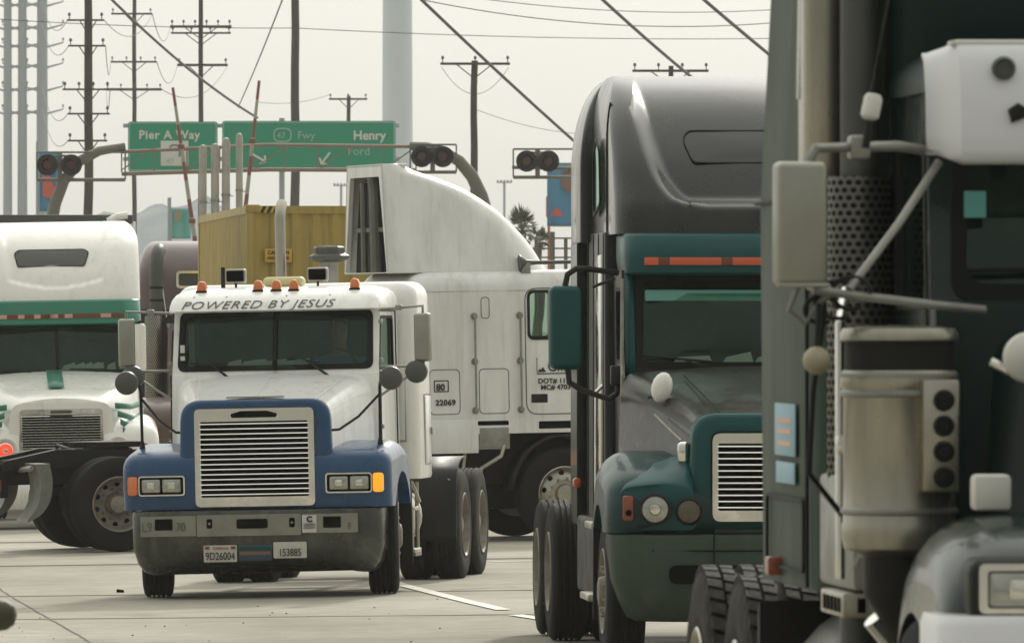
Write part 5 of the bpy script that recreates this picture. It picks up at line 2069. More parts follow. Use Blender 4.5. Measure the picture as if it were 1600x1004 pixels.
cab, F = cab_shell(T, 'maroon', .72, 1.0, 2.5, yfw, .85, (.64, .62, 1.85, 2.4, .06), None, .70)
hoodloft(T, [(-1.9, .5, .6, .8, 1.5, .15), (-1.0, .65, .7, .9, 1.65, .15), (-.1, .7, .72, 1.0, 1.82, .15)], 'maroon')
grille(T, .45, .8, 1.45, -2.0, 12)
top = smoothpoly([(-1.85, .6), (-1.85, 1.1), (-1.5, 1.3), (-1.1, 1.35), (-.7, 1.25), (-.45, .6)], 4)
for s in (-1, 1):
    fender(T, s, .5, 1.2, [(y + 1.15, z) for y, z in top], .58, 0, .53, 'maroon', .15, lower=.6).location = (0, -1.15, 0)
    wheel(T, s * 1.03, -1.15, 'steer')
    wheel(T, s * 1.07, 5.2, 'drive', True)
b = MB()
levels(b, [(.3, bump_loop(-2.0, 1.1, .2, -1.7)), (.7, bump_loop(-2.0, 1.1, .2, -1.7))])
part(b, 'bumper', 'chrome', T, 50)
frame_rails(T, -1.7, 6, (-1.15, 5.2))
b = MB()
b.tube([(0, 0, 2.55), (0, 0, 3.42), (.01, .03, 3.56), (.03, .12, 3.64), (.05, .28, 3.67)], .105, 18)
o = part(b, 'exhaust_stack', 'greymirror', T); o.location = (-.88, .5, 0)
b = MB()
for z in (2.85, 3.05):
    b.lathe([(.11, z), (.112, z + .02), (.11, z + .04)], (0, 0, 0), 'z', 18, False)
part(b, 'clamp', 'frame', o)
b = MB()
b.lathe([(.125, .55), (.135, .56), (.135, 2.6), (.125, 2.62)], (0, 0, 0), 'z', 26)
o = part(b, 'heat_shield', 'perf', T); o.location = (-.93, .36, 0)

# ================================================================ mustard shipping container on its chassis
c0 = at(385, 505, 126)
t = thing('shipping_container', 'mustard yellow shipping container with yellow caution label on its end', 'container', (c0.x, 126, gz(c0.x, 126)), (0, 0, R(5.2)))
def corr(b, p0, p1, z0, z1, nrm, step=.28, dep=.036):
    p0, p1 = Vector(p0), Vector(p1)
    L = (p1 - p0).length
    n = max(1, int(L / step))
    pts = []
    for k in range(n):
        for f_, d_ in ((0, 0), (.28, 0), (.5, 1), (.78, 1)):
            pts.append(p0.lerp(p1, (k + f_) / n) + Vector(nrm) * (-dep * d_))
    pts.append(p1)
    b.loft([[(p.x, p.y, z0) for p in pts], [(p.x, p.y, z1) for p in pts]], False)
LW, LL, ZB, ZT = 2.44, 12.19, 1.2, 4.14
b = MB()
corr(b, (.1, .02), (LW - .1, .02), ZB + .12, ZT - .1, (0, -1))
corr(b, (.02, .1), (.02, LL - .1), ZB + .12, ZT - .1, (-1, 0))
corr(b, (LW - .02, .1), (LW - .02, LL - .1), ZB + .12, ZT - .1, (1, 0))
b.box(.03, LW - .03, LL - .06, LL - .02, ZB, ZT - .05)
b.box(.03, LW - .03, .05, LL - .05, ZT - .04, ZT - .02)
b.box(.03, LW - .03, .05, LL - .05, ZB + .05, ZB + .1)
for v in b.bm.verts:
    v.co.z += 0
part(b, 'wall', 'mustard', t, 25)
b = MB()
for x in (.05, LW - .05):
    for y in (.05, LL - .05):
        b.box(x - .05, x + .05, y - .05, y + .05, ZB, ZT, .008)
for z in (ZB + .06, ZT - .055):
    for y in (.05, LL - .05):
        b.box(.1, LW - .1, y - .04, y + .04, z - .06, z + .05)
    for x in (.05, LW - .05):
        b.box(x - .04, x + .04, .1, LL - .1, z - .06, z + .05)
part(b, 'container_frame', 'mustard', t)
for x in (.09, LW - .09):
    b = MB()
    b.box(x - .1, x + .1, -.012, .16, ZT - .10, ZT + .012, .01)
    part(b, 'corner_casting', 'mustard', t)
b = MB()
b.box(.12, .5, -.006, .0, ZT - .10, ZT - .01)
o = part(b, 'hazard_strip', 'ink', t)
b = MB()
for k in range(4):
    x = .15 + k * .09
    b.prism([(x, ZT - .10), (x + .04, ZT - .10), (x + .085, ZT - .01), (x + .045, ZT - .01)], 'y', -.010, -.004)
part(b, 'hazard_stripes', 'yellowlab', o)
b = MB()
zc = 3.36
b.box(.26, .64, -.03, .012, zc - .02, zc + .17, .005)
lab = part(b, 'caution_label', 'yellowlab', t)
text('CAUTION', .075, lambda u, v, w: Vector((.45 + u, -.033 - w, zc + .095 + v)), M['ink'], lab, align='CENTER', sx=.9, bold=.002)
text('HIGH TRAILER', .05, lambda u, v, w: Vector((.45 + u, -.033 - w, zc + .025 + v)), M['ink'], lab, align='CENTER', sx=.95, bold=.001)
Mc = Matrix.Translation(t.location) @ Matrix.Rotation(R(5.2), 4, 'Z')
p = Mc @ Vector((LW / 2, 0, 0))
t = thing('container_chassis', 'skeletal trailer chassis carrying the mustard shipping container', 'trailer', p, (0, 0, R(5.2)))
b = MB()
for s in (-1, 1):
    b.box(s * .45 - .06, s * .45 + .06, .1, 12.1, .95, 1.17)
for y in (.1, 4, 8, 11.9):
    b.box(-1.2, 1.2, y, y + .15, 1.05, 1.19)
part(b, 'beam', 'frame', t)
for s in (-1, 1):
    b = MB()
    b.tube([(s * .7, 2.4, 0), (s * .7, 2.4, 1.1)], .06, 8)
    part(b, 'landing_leg', 'frame', t)
    for y in (9.3, 10.6):
        wheel(t, s * 1.07, y, 'drive', True)
# ================================================================ charcoal and teal conventional with tall sleeper
T = place('semi_truck', 'charcoal truck with teal grille surround, teal mirror and tall rounded sleeper roof', 1.80, 63.0, 3.7)
yfw = lambda z: .86 + (z - 2.0) * .26
cab, F = cab_shell(T, 'charcoal', .92, 1.0, 2.78, yfw, 2.0, (.845, .83, 2.09, 2.735, .06), (.97, 1.72, 2.12, 2.65, .07), .94, bow=.14, split=False)
for s in (-1, 1):
    b = MB()
    b.loft([[F(s * .855, z, -.012) for z in (1.98, 2.2, 2.5, 2.76)], [F(s * .92, z, .0) for z in (1.98, 2.2, 2.5, 2.76)]], False)
    o = part(b, 'door_pillar_trim', 'teal_trim', T); md = o.modifiers.new('th', 'SOLIDIFY'); md.thickness = .01
    b = MB()
    b.tube([(s * .945, 1.06, 2.72), (s * .95, 1.02, 2.3), (s * .955, .99, 2.14), (s * .96, .88, 2.03), (s * .96, .86, 1.7)], .014, 8)
    part(b, 'door_seam', 'steel', T)
b = MB()
b.box(-.78, .78, 1.08, 1.10, 2.56, 2.64, .01)
part(b, 'sun_strip', 'turq', T)
# visor band
b = MB()
def vb(W_, y, r): return rrect(-W_, W_, y, 2.0, r)
levels(b, [(2.745, vb(.88, 1.0, .2)), (2.76, vb(.92, .90, .22)), (2.86, vb(.935, .90, .22)), (3.02, vb(.935, .96, .22)), (3.045, vb(.925, 1.0, .22))])
vis = part(b, 'visor_band', 'teal_trim', T, 50)
b = MB()
xsx = [-.80, -.70, -.62, -.25, -.17, .17, .25, .62, .70, .80]
for k in range(len(xsx) - 1):
    b.mi = k % 2
    x0, x1 = xsx[k], xsx[k + 1]
    yy = .9 if abs(x0 + x1) < 1.3 else .9
    b.box(x0, x1, yy - .012, yy + .04, 2.815, 2.87, .003)
part(b, 'reflector_strip', ['orange', 'brownlens'], T)
# roof
ft = smoothpoly([(3.04, 1.02), (3.2, 1.05), (3.32, 1.12), (3.6, 1.36), (3.9, 1.72), (4.08, 2.05), (4.18, 2.4), (4.22, 2.8)], 6)
zs = [lerp(3.04, 4.215, 1 - (1 - k / 60) ** 1.35) for k in range(61)]
Wf = lambda z: .98 - .16 * (1 - math.sqrt(max(0, 1 - (max(0, z - 3.72) / .52) ** 2)))
stab = smoothpoly([(3.22, .0), (3.235, .36), (3.26, .52), (3.31, .63), (3.45, .73), (3.65, .79), (3.9, .84), (4.22, .9)], 5)
scp = lambda z: 0 if z < 3.222 else interp(stab, z)
fo = fairing(T, 'roofgrey', Wf, lambda z: interp(ft, z), 3.6, zs, lambda z: .26 - .12 * sstep(3.1, 4.0, z), .06, scp, lambda z: .17 * sstep(3.222, 3.30, z), soft=.17, nF=121)
FO = lambda x, z, o: (x, interp(ft, z) + .06 * (x / (Wf(z) - .2)) ** 2 + .17 + o, z)
lp = rpoly([(-.40, 3.56), (.40, 3.56), (.46, 3.72), (.42, 3.79), (-.42, 3.79), (-.46, 3.72)], .04, 4)
b = MB()
b.fan(lp, FO, -.008)
part(b, 'roof_window', 'roofgrey', fo, 180)
b = MB()
b.ring([(u * 1.015, 3.675 + (v - 3.675) * 1.06) for u, v in lp], [(u * .998, 3.675 + (v - 3.675) * .99) for u, v in lp], lambda u, v, w: FO(u, v, w - .018), .018)
part(b, 'window_seal', 'seal', fo)
b = MB()      # seam between the front cap and the sleeper side
pts = []
for k in range(25):
    z = lerp(3.06, 4.2, k / 24)
    pts.append((-Wf(z) * .985 + .10, interp(ft, z) + .19, z))
b.tube([(-Wf(z) - .003, 2.02, z) for z in [lerp(3.06, 4.0, k / 12) for k in range(13)]], .008, 6)
b.tube([(Wf(z) + .003, 2.02, z) for z in [lerp(3.06, 4.0, k / 12) for k in range(13)]], .008, 6)
part(b, 'roof_seam', 'seal', fo)
# sleeper body with vent windows and side extenders
b = MB()
levels(b, [(.95, rrect(-1.0, 1.0, 2.02, 3.95, .06)), (3.06, rrect(-1.0, 1.0, 2.02, 3.95, .06))])
slp = part(b, 'sleeper', 'charcoal', T)
for s in (-1, 1):
    S = lambda u, v, w, s=s: (s * (1.004 - w), u, v)
    b = MB()
    lp = rpoly([(2.35, 3.28), (2.95, 3.2), (3.0, 3.62), (2.75, 3.74), (2.45, 3.65)], .06, 3)
    b.fan(lp, S, -.004)
    o = part(b, 'sleeper_window', 'glass', slp, 180)
    b = MB()
    b.ring([(2.7 + (u - 2.7) * 1.1, 3.48 + (v - 3.48) * 1.1) for u, v in lp], lp, lambda u, v, w: S(u, v, w - .012), .012)
    part(b, 'window_seal', 'seal', o)
    b = MB()
    pts = [(3.85, .9), (3.85, 3.0), (4.5, 3.0), (4.5, .9)]
    b.prism(pts, 'x', s * 1.0, s * 1.07, .012)
    part(b, 'side_extender', 'charcoal', T, 50)
    b = MB()
    for y in (2.12, 2.6, 3.1, 3.6):
        b.tube([(s * 1.0, y, .98), (s * 1.0, y, 3.05)], .007, 5)
    part(b, 'panel_seam', 'seal', slp)
    b = MB()
    b.tube([(s * 1.0, 2.2, 1.1), (s * 1.05, 2.2, 1.15), (s * 1.05, 2.2, 1.9), (s * 1.0, 2.2, 1.95)], .014, 8)
    b.box(*sorted((s * .99, s * 1.01)), 2.3, 2.75, 1.05, 2.9, .02)
    part(b, 'chrome_strip', 'chrome', T)
    b = MB()
    b.box(*sorted((s * 1.04, s * 1.10)), 3.8, 3.9, 1.18, 1.25, .02)
    part(b, 'marker_light', 'orange', T)
# hood with teal grille surround
b = MB()
lv = [(3.0, rrect(-1.07, 1.07, 3.5, 4.5, .05))]
for k in range(13):
    z = lerp(3.55, 4.225, math.sin(k / 12 * math.pi / 2))
    w = 1.07 - .30 * (1 - math.sqrt(max(0, 1 - ((z - 3.55) / .68) ** 2)))
    lv.append((z, rrect(-w, w, 3.5 + .25 * sstep(3.7, 4.26, z), 4.5, .05)))
levels(b, lv)
part(b, 'rear_fairing', 'roofgrey', T, 50)
hood = hoodloft(T, [(-.86, .58, .62, .95, 1.69, .12), (-.7, .60, .68, 1.0, 1.735, .15), (-.3, .68, .78, 1.0, 1.82, .18), (.2, .80, .92, 1.05, 1.93, .2), (.6, .91, .99, 1.05, 2.01, .18), (.87, .97, 1.0, 1.05, 2.045, .1)], 'hoodgrey', crown=.05)
b = MB()
for s in (-1, 1):
    b.tube([(s * .4, -.75, 1.772), (s * .46, -.2, 1.885), (s * .55, .5, 2.03)], .005, 6)
part(b, 'hood_crease', 'seal', hood)
b = MB()
for s in (-1, 1):
    b.tube([(s * .80, 0, 1.76), (s * .73, -.35, 1.665), (s * .665, -.65, 1.585)], .008, 8)
part(b, 'hood_trim', 'steel', hood)
b = MB()
FY = lambda u, v, w: (u, -.96 + .10 * (u / .62) ** 2 + .12 * max(0, v - 1.5) ** 1 + w, v)
ou = rpoly([(-.64, .97), (.64, .97), (.60, 1.78), (-.60, 1.78)], [.02, .02, .17, .17], 8)
mid = rpoly([(-.59, .98), (.59, .98), (.555, 1.735), (-.555, 1.735)], [.02, .02, .15, .15], 8)
inn = rpoly([(-.48, 1.02), (.48, 1.02), (.48, 1.655), (-.48, 1.655)], [.02, .02, .08, .08], 8)
b.loft([[FY(u, v, .24) for u, v in ou], [FY(u, v, .06) for u, v in ou], [FY(u, v, .01) for u, v in [(a * .985, .97 + (c - .97) * .985) for a, c in ou]], [FY(u, v, 0) for u, v in mid], [FY(u, v, .012) for u, v in inn], [FY(u, v, .1) for u, v in inn]], True)
part(b, 'grille_surround', 'teal_trim', T, 60)
grille(T, .475, 1.03, 1.64, -.965, 11, r=.06, side=.04, top=.07, bot=.075)
for s in (-1, 1):
    top = smoothpoly([(-.86, .95), (-.90, 1.05), (-.88, 1.2), (-.78, 1.34), (-.5, 1.44), (-.1, 1.51), (.25, 1.47), (.5, 1.33), (.66, 1.1), (.70, .95)], 4)
    fender(T, s, .45, 1.2, top, .60, 0, .53, 'teal', .22, lower=.95)
    # sculpted headlight pod on the fender front
    b = MB()
    rings = []
    for y, k in ((-.55, .5), (-.80, .3), (-.90, .12), (-.945, .04), (-.955, 0)):
        rings.append([(s * (x), y + .16 * max(0, (x - .95)) / .2 * (1 - k), z) for x, z in rpoly([(.58 + .0 * k, .97), (1.13 + k * .05, .97), (1.10 + k * .05, 1.26 + k * .2), (.80, 1.29 + k * .3), (.60 , 1.25 + k * .55)], .07, 4)])
    b.loft(rings, True, False, True)
    pod = part(b, 'headlight_pod', 'teal_trim', T, 50)
    roundlamp(T, (s * .875, -.965, 1.115), .098, 'lamp', 'headlight', 'black')
    roundlamp(T, (s * .64, -.965, 1.10), .085, 'fog', 'fog_lamp', 'black', None)
    b = MB()
    b.prism([(s * x, z) for x, z in rrect(1.02, 1.095, 1.035, 1.21, .025)], 'y', -.935, -.88, .012)
    o = part(b, 'turn_signal', 'amber_dark', T)
    b = MB()
    b.lathe([(.022, 0), (.02, -.014), (0, -.018)], (s * 1.055, -.935, 1.09), 'y', 12)
    part(b, 'bulb', 'void', o)
    b = MB()
    b.box(s * .655 - .04, s * .655 + .04, -.72, -.6, 1.42, 1.58, .03, 3)
    part(b, 'hood_latch', 'chrome', T)
    wheel(T, s * 1.03, 0, 'steer', rimmat='rim')
    for y in (5.0, 6.3):
        wheel(T, s * 1.07, y, 'drive', True, rimmat='rim')
    # mirrors
    b = MB()
    b.box(-.115, .115, -.06, .07, -.30, .30, .05, 4)
    for v in b.bm.verts:
        v.co.x *= 1 - .12 * (v.co.z / .3) * 0 + 0
        v.co.y += .02 * v.co.z
    o = part(b, 'side_mirror', 'teal_trim', T); o.location = (s * 1.36, 1.0, 2.37); o.rotation_euler = (0, 0, -s * .22)
    b = MB()
    b.tube([(s * .97, 1.12, 2.76), (s * 1.2, 1.06, 2.79), (s * 1.28, 1.03, 2.79), (s * 1.34, 1.02, 2.75), (s * 1.36, 1.02, 2.66)], .022, 10)
    b.tube([(s * .98, 1.0, 1.98), (s * .99, .98, 1.9), (s * 1.05, .98, 1.86), (s * 1.25, .99, 1.93), (s * 1.33, 1.0, 1.98), (s * 1.34, 1.0, 2.08)], .022, 10)
    b.box(s * .99 - .045, s * .99 + .045, .95, 1.05, 1.96, 2.1, .015)
    b.tube([(s * 1.16, 1.02, 2.66), (s * 1.0, 1.08, 2.72)], .012, 6)
    part(b, 'mirror_bracket', 'black', T)
    b = MB()
    n = 8
    b.lathe([(max(.001, math.sin(math.pi * k / n)), -math.cos(math.pi * k / n)) for k in range(n + 1)], (0, 0, 0), 'z', 18)
    for v in b.bm.verts:
        v.co.x *= .075; v.co.y *= .05; v.co.z *= .11
    o = part(b, 'hood_mirror', 'white_clean', T); o.location = (s * .74, .1, 1.95); o.rotation_euler = (0, .25 * -s, 0)
    b = MB()
    b.tube([(s * .74, .1, 1.9), (s * .82, .25, 1.88)], .014, 6)
    part(b, 'hood_mirror_arm', 'black', T)
    # steps and side skirts
    b = MB()
    b.box(*sorted((s * .86, s * 1.08)), 1.0, 3.7, .42, .98, .03)
    part(b, 'side_skirt', 'black', T)
    b = MB()
    b.box(*sorted((s * 1.0, s * 1.2)), .95, 1.75, .42, .47, .01)
    b.box(*sorted((s * 1.05, s * 1.17)), 1.05, 1.7, .93, .98, .01)
    part(b, 'step', 'alu', T)
    b = MB()
    b.lathe([(.05, 2.0), (.27, 2.02), (.29, 2.05), (.29, 3.6), (.27, 3.64), (.05, 3.66)], (s * .78, 0, .68), 'y', 26)
    part(b, 'fuel_tank', 'steel', T)
    b = MB()
    b.prism([(.72, .3), (.75, .3), (.75, 1.0), (.70, 1.05)], 'x', s * .6, s * 1.18)
    part(b, 'mud_flap', 'black', T)
b = MB()
lv = [(.33, bump_loop(-.78, .98, .3, -.35)), (.36, bump_loop(-.9, 1.04, .3, -.32)), (.48, bump_loop(-.99, 1.10, .34, -.3)), (.62, bump_loop(-1.02, 1.15, .36, -.3)), (.88, bump_loop(-1.02, 1.17, .36, -.3)), (.935, bump_loop(-1.0, 1.165, .36, -.3)), (.94, bump_loop(-.97, 1.15, .36, -.3))]
rings = []
for z, lp in lv:
    rings.append([(x, y, z + (.06 * sstep(.5, .2, abs(x)) if z < .4 else 0)) for x, y in lp])
b.loft(rings, True, True, True)
bp = part(b, 'bumper', 'greygreen', T, 50)
b = MB()
b.prism(rrect(-.78, .78, .60, .73, .06), 'y', -1.03, -.98)
part(b, 'bumper_opening', 'void', bp)
b = MB()
for s in (-1, 1):
    b.tube([(s * .47, -1.025, .95), (s * .47, -1.03, .62)], .006, 5)
b.tube([(-.9, -.985, .83), (-.5, -1.02, .83), (.5, -1.02, .83), (.9, -.985, .83)], .007, 5)
part(b, 'bumper_seam', 'seal', bp)
wipers(T, F, 2.09, [(-.80, 2.17, -.30, 2.125, -.18), (.05, 2.15, .55, 2.13, .6)])
q = MB()
for k in range(10):
    x = random.uniform(-.6, .7); w = random.uniform(.08, .16)
    q.prism([(x - w, 0), (x + w, .0), (x + w * .8, random.uniform(.06, .12)), (x - w * .7, .05)], 'y', 1.12 + .012 * k, 1.122 + .012 * k)
o = part(q, 'papers', 'paper', T); o.location = (0, 0, 2.11)
frame_rails(T, -.6, 7.2, (0, 5.0, 6.3))
fifth_wheel(T, 5.7, 1.08)

# ================================================================ big dark grey green truck at the right edge
T = place('semi_truck', 'dark green truck at the right edge with round chrome air cleaner and pale sun visor', 2.31, 26.2, 4.5)
yfw = lambda z: .95 + (z - 1.9) * .22
cab, F = cab_shell(T, 'darkgreen_gloss', .98, .9, 2.62, yfw, 2.1, (.895, .875, 1.985, 2.46, .07), (1.05, 1.85, 1.95, 2.45, .06), .96, bow=.04)
b = MB()
lv = [(2.60, rrect(-.98, .98, .98, 2.1, .1))] + [(2.62 + .12 * math.sin(t), rrect(-.98 + .12 * (1 - math.cos(t)), .98 - .12 * (1 - math.cos(t)), .98 + .2 * (1 - math.cos(t)), 2.1, .1)) for t in [k / 6 * math.pi / 2 for k in range(7)]]
levels(b, lv)
part(b, 'roof', 'darkgreen', T, 50)
b = MB()      # sun visor
rings = []
for x in (-1.0, -.985, -.93, -.9, 0, .9, .93, .985, 1.0):
    e = 1.0 if abs(x) > .95 else (.5 if abs(x) > .91 else 0)
    pts = smoothpoly([(.74 + .10 * e, 2.395 + .02 * e), (.725 + .12 * e, 2.42), (.745 + .12 * e, 2.58), (.80 + .12 * e, 2.715 - .03 * e), (.86 + .1 * e, 2.735 - .04 * e)], 3)
    rings.append([(x, y, z) for y, z in pts])
b.loft(rings, False)
vis = part(b, 'sun_visor', 'visorwhite', T, 60)
md = vis.modifiers.new('th', 'SOLIDIFY'); md.thickness = .02; md.offset = 1
for x in (-.78, -.26, .26, .78):
    b = MB()
    b.lathe([(.033, .03), (.036, -.02), (.028, -.03), (.02, -.02), (0, -.015)], (x, .748, 2.665), 'y', 18)
    part(b, 'visor_lamp', 'greymirror', vis)
    b = MB()
    b.prism([(x + .02, 2.50), (x + .06, 2.515), (x + .065, 2.545), (x + .04, 2.56), (x + .01, 2.54)], 'y', .70, .75, .006)
    part(b, 'visor_hook', 'black', vis)
b = MB()
b.box(-.93, -.6, .80, .9, 2.735, 2.75, .005); b.box(.6, .93, .80, .9, 2.735, 2.75, .005)
part(b, 'visor_rail', 'sticker', vis)
wipers(T, F, 1.985, [(-.86, 2.06, -.3, 2.07, -.2)])
b = MB()
b.box(-.865, -.80, .99, 1.0, 2.22, 2.30)
part(b, 'window_sticker', 'turq', T)
# sleeper, tall and flat sided
b = MB()
lv = [(1.05, rrect(-1.17, 1.17, 2.25, 4.0, .14)), (2.3, rrect(-1.18, 1.18, 2.25, 4.0, .14)), (3.6, rrect(-1.12, 1.12, 2.3, 4.0, .2)), (3.8, rrect(-1.02, 1.02, 2.45, 3.95, .2))]
levels(b, lv)
slp = part(b, 'sleeper', 'greygreen', T, 50)
b = MB()
b.box(-.96, .96, 2.14, 2.26, 2.0, 3.75, .06)
b.box(-.97, .97, 1.8, 2.2, 2.55, 3.3, .1)
part(b, 'roof_riser', 'darkgreen', T)
for s in (-1, 1):
    b = MB()
    b.box(*sorted((s * 1.09, s * 1.225)), 2.10, 2.36, 2.0, 3.6, .055, 3)
    part(b, 'front_trim', 'alu', slp)
    b = MB()
    for y in (2.42,):
        b.tube([(s * 1.184, y, 1.06), (s * 1.186, y, 2.3), (s * 1.13, y, 3.55)], .007, 5)
    b.tube([(s * 1.186, 2.3, 2.3), (s * 1.186, 3.95, 2.3)], .008, 5)
    part(b, 'panel_seam', 'seal', slp)
    b = MB()
    b.ring(rrect(2.55, 3.65, 1.10, 1.34, .04), rrect(2.56, 3.64, 1.11, 1.33, .035), lambda u, v, w, s=s: (s * (1.186 - w), u, v), .01)
    part(b, 'luggage_door', 'seal', slp)
    b = MB()
    b.tube([(s * 1.18, 2.30, 2.62), (s * 1.22, 2.28, 2.62), (s * 1.22, 2.28, 3.2), (s * 1.18, 2.3, 3.2)], .018, 10)
    b.tube([(s * 1.14, 2.24, 2.62), (s * 1.16, 2.2, 2.62), (s * 1.16, 2.2, 3.2), (s * 1.14, 2.24, 3.2)], .018, 10)
    part(b, 'grab_handle', 'chrome', T)
    b = MB()
    b.box(*sorted((s * 1.183, s * 1.188)), 2.75, 3.35, 1.47, 1.64, .002)
    b.box(*sorted((s * 1.183, s * 1.187)), 2.77, 3.32, 1.38, 1.45, .002)
    st = part(b, 'door_sticker', 'bluesticker', slp)
    b = MB()
    for z in (1.585, 1.55, 1.51):
        b.box(*sorted((s * 1.186, s * 1.19)), 2.85, 3.25, z - .008, z + .008)
    part(b, 'lettering', 'pinklens', st)
    b = MB()
    b.box(*sorted((s * 1.14, s * 1.215)), 3.3, 3.4, 1.075, 1.135, .006)
    part(b, 'marker_light', 'amber_dark', T)
    # stack with perforated shield
    b = MB()
    b.lathe([(.06, .8), (.06, 3.9), (.065, 4.1)], (0, 0, 0), 'z', 20)
    o = part(b, 'exhaust_stack', 'greymirror', T); o.location = (s * 1.07, 1.98, 0)
    b = MB()
    b.lathe([(.095, 1.1), (.1, 1.11), (.1, 2.35), (.095, 2.36)], (0, 0, 0), 'z', 28, False)
    part(b, 'heat_shield', 'perf_dark', o)
    # air cleaner with lamp panel
    ax, ay = s * 1.11, .62
    b = MB()
    b.lathe([(.0, 1.20), (.10, 1.205), (.165, 1.23), (.172, 1.26), (.172, 1.30), (.168, 1.31), (.168, 1.70), (.174, 1.71), (.174, 1.75), (.168, 1.76)], (ax, ay, 0), 'z', 36)
    ac = part(b, 'air_cleaner', 'alu', T)
    b = MB()
    b.lathe([(.164, 1.755), (.164, 1.845)], (ax, ay, 0), 'z', 36, False)
    part(b, 'intake_screen', 'frame', ac)
    b = MB()
    b.lathe([(.165, 1.845), (.176, 1.85), (.177, 1.868), (.168, 1.885), (.1, 1.892), (0, 1.894)], (ax, ay, 0), 'z', 36)
    part(b, 'intake_cap', 'alu', ac)
    b = MB()
    for z in (1.33, 1.68, 1.735):
        b.lathe([(.170, z), (.176, z + .006), (.176, z + .016), (.170, z + .022)], (ax, ay, 0), 'z', 36, False)
    part(b, 'clamp', 'steel', ac)
    b = MB()
    px = ax - s * -.09
    b.box(*sorted((ax + (-s) * .045, ax + (-s) * .155)), ay - .21, ay - .09, 1.40, 1.735, .01)
    pn = part(b, 'lamp_panel', 'alu', ac)
    for k in range(4):
        z = 1.445 + k * .076
        b = MB()
        b.lathe([(.031, 0), (.032, -.012), (.024, -.016), (.021, -.006), (.012, -.006), (.01, -.016), (0, -.017)], (ax - s * .107, ay - .21, z), 'y', 20)
        part(b, 'marker_light', 'void' if k < 0 else 'black', pn)
    b = MB()
    b.tube([(ax, ay, 1.22), (ax, ay + .01, 1.12), (ax - s * .05, ay + .03, 1.04), (ax - s * .15, ay + .05, 1.0), (ax - s * .35, ay + .06, .98)], [.11, .11, .105, .1, .1], 20)
    part(b, 'intake_elbow', 'black', ac)
    # mirror on tripod bracket
    b = MB()
    b.box(-.075, .075, -.05, .05, -.185, .185, .02, 3)
    b.box(-.08, .08, -.055, -.045, -.19, -.175, .004)
    o = part(b, 'side_mirror', 'mirrorback', T); o.location = (s * 1.42, .52, 2.195); o.rotation_euler = (0, 0, -s * .12)
    b = MB()
    b.tube([(s * 1.40, .52, 2.37), (s * 1.37, .53, 2.42), (s * 1.1, .72, 2.43), (s * .98, .95, 2.42)], .016, 10)
    b.tube([(s * 1.27, .54, 2.0), (s * 1.1, .7, 2.2), (s * .96, .86, 2.385)], .013, 10)
    b.tube([(s * 1.38, .52, 2.0), (s * 1.27, .54, 1.985), (s * 1.0, .66, 1.955), (s * .84, .72, 1.94)], .014, 10)
    b.tube([(s * 1.42, .52, 2.02), (s * 1.45, .54, 1.94), (s * 1.4, .56, 1.90), (s * 1.35, .55, 1.97), (s * 1.3, .54, 2.0)], .009, 8)
    b.box(s * 1.23 - .03, s * 1.23 + .03, .58, .68, 2.39, 2.46, .01)
    part(b, 'mirror_bracket', 'steel', T)
    o = convex_mirror(T, (s * 1.37, .5, 1.79), .042, 'cream')
    b = MB()
    b.tube([(s * 1.37, .52, 1.82), (s * 1.36, .53, 1.96)], .008, 8)
    part(b, 'mirror_stalk', 'black', o).matrix_parent_inverse = o.matrix_basis.inverted()
    b = MB()
    for (dx, dz, r_) in ((0, 0, .07), (.05, -.03, .05), (-.04, .02, .06)):
        b.tube([(s * (1.30 + dx) + r_ * math.cos(a), .56 + .02 * dx, 1.97 + dz + r_ * .8 * math.sin(a)) for a in [k / 14 * 5.2 for k in range(15)]], .008, 6)
    b.tube([(s * 1.34, .55, 1.96), (s * 1.37, .6, 1.7), (s * 1.36, .8, 1.45), (s * 1.2, 1.2, 1.3)], .009, 6)
    part(b, 'mirror_wire', 'black', T)
    b = MB()
    b.tube([(s * 1.21, 1.28, 1.12), (s * 1.21, 1.28, 1.9), (s * 1.18, 1.4, 2.0)], .016, 8)
    b.box(*sorted((s * 1.16, s * 1.225)), 1.25, 1.31, 1.5, 1.56, .01)
    part(b, 'grab_handle', 'chrome', T)
    # fender and headlight
    top = smoothpoly([(-.78, .62), (-.85, .8), (-.86, 1.0), (-.80, 1.2), (-.6, 1.31), (-.3, 1.35), (.05, 1.33), (.35, 1.22), (.56, .95), (.6, .62)], 4)
    fender(T, s, .5, 1.15, top, .56, 0, .5, 'darkgreen_gloss', .2, lower=.62)
    b = MB()
    b.box(*sorted((s * .6, s * 1.1)), -.93, -.7, 1.06, 1.24, .04, 3)
    pod = part(b, 'headlight_pod', 'black', T)
    b = MB()
    b.ring(rrect(.64, 1.075, 1.085, 1.225, .02), rrect(.66, 1.05, 1.10, 1.205, .012), lambda u, v, w: (s * u, -.945 + w, v), .03)
    part(b, 'bezel', 'chrome', pod)
    for x0, x1 in ((.665, .85), (.86, 1.045)):
        b = MB()
        b.prism([(s * x, z) for x, z in rrect(x0, x1, 1.105, 1.2, .012)], 'y', -.94, -.928, .004)
        o = part(b, 'headlight', 'lamp', pod)
        b = MB()
        b.prism([(s * x, z) for x, z in rrect(lerp(x0, x1, .3), lerp(x0, x1, .7), 1.125, 1.18, .012)], 'y', -.946, -.938, .003)
        part(b, 'bulb', 'lampcore', o)
    b = MB()
    b.box(s * .95 - .055, s * .95 + .055, -.3, -.2, 1.36, 1.465, .015)
    part(b, 'turn_signal', 'sticker', T)
    b = MB()
    b.tube([(s * .72, .15, 1.72), (s * .82, .1, 1.745), (s * .9, .12, 1.79)], .014, 8)
    part(b, 'horn_bracket', 'chrome', T)
    convex_mirror(T, (s * .80, .05, 1.80), .075, 'sticker')
    # steps, tank, wheels
    b = MB()
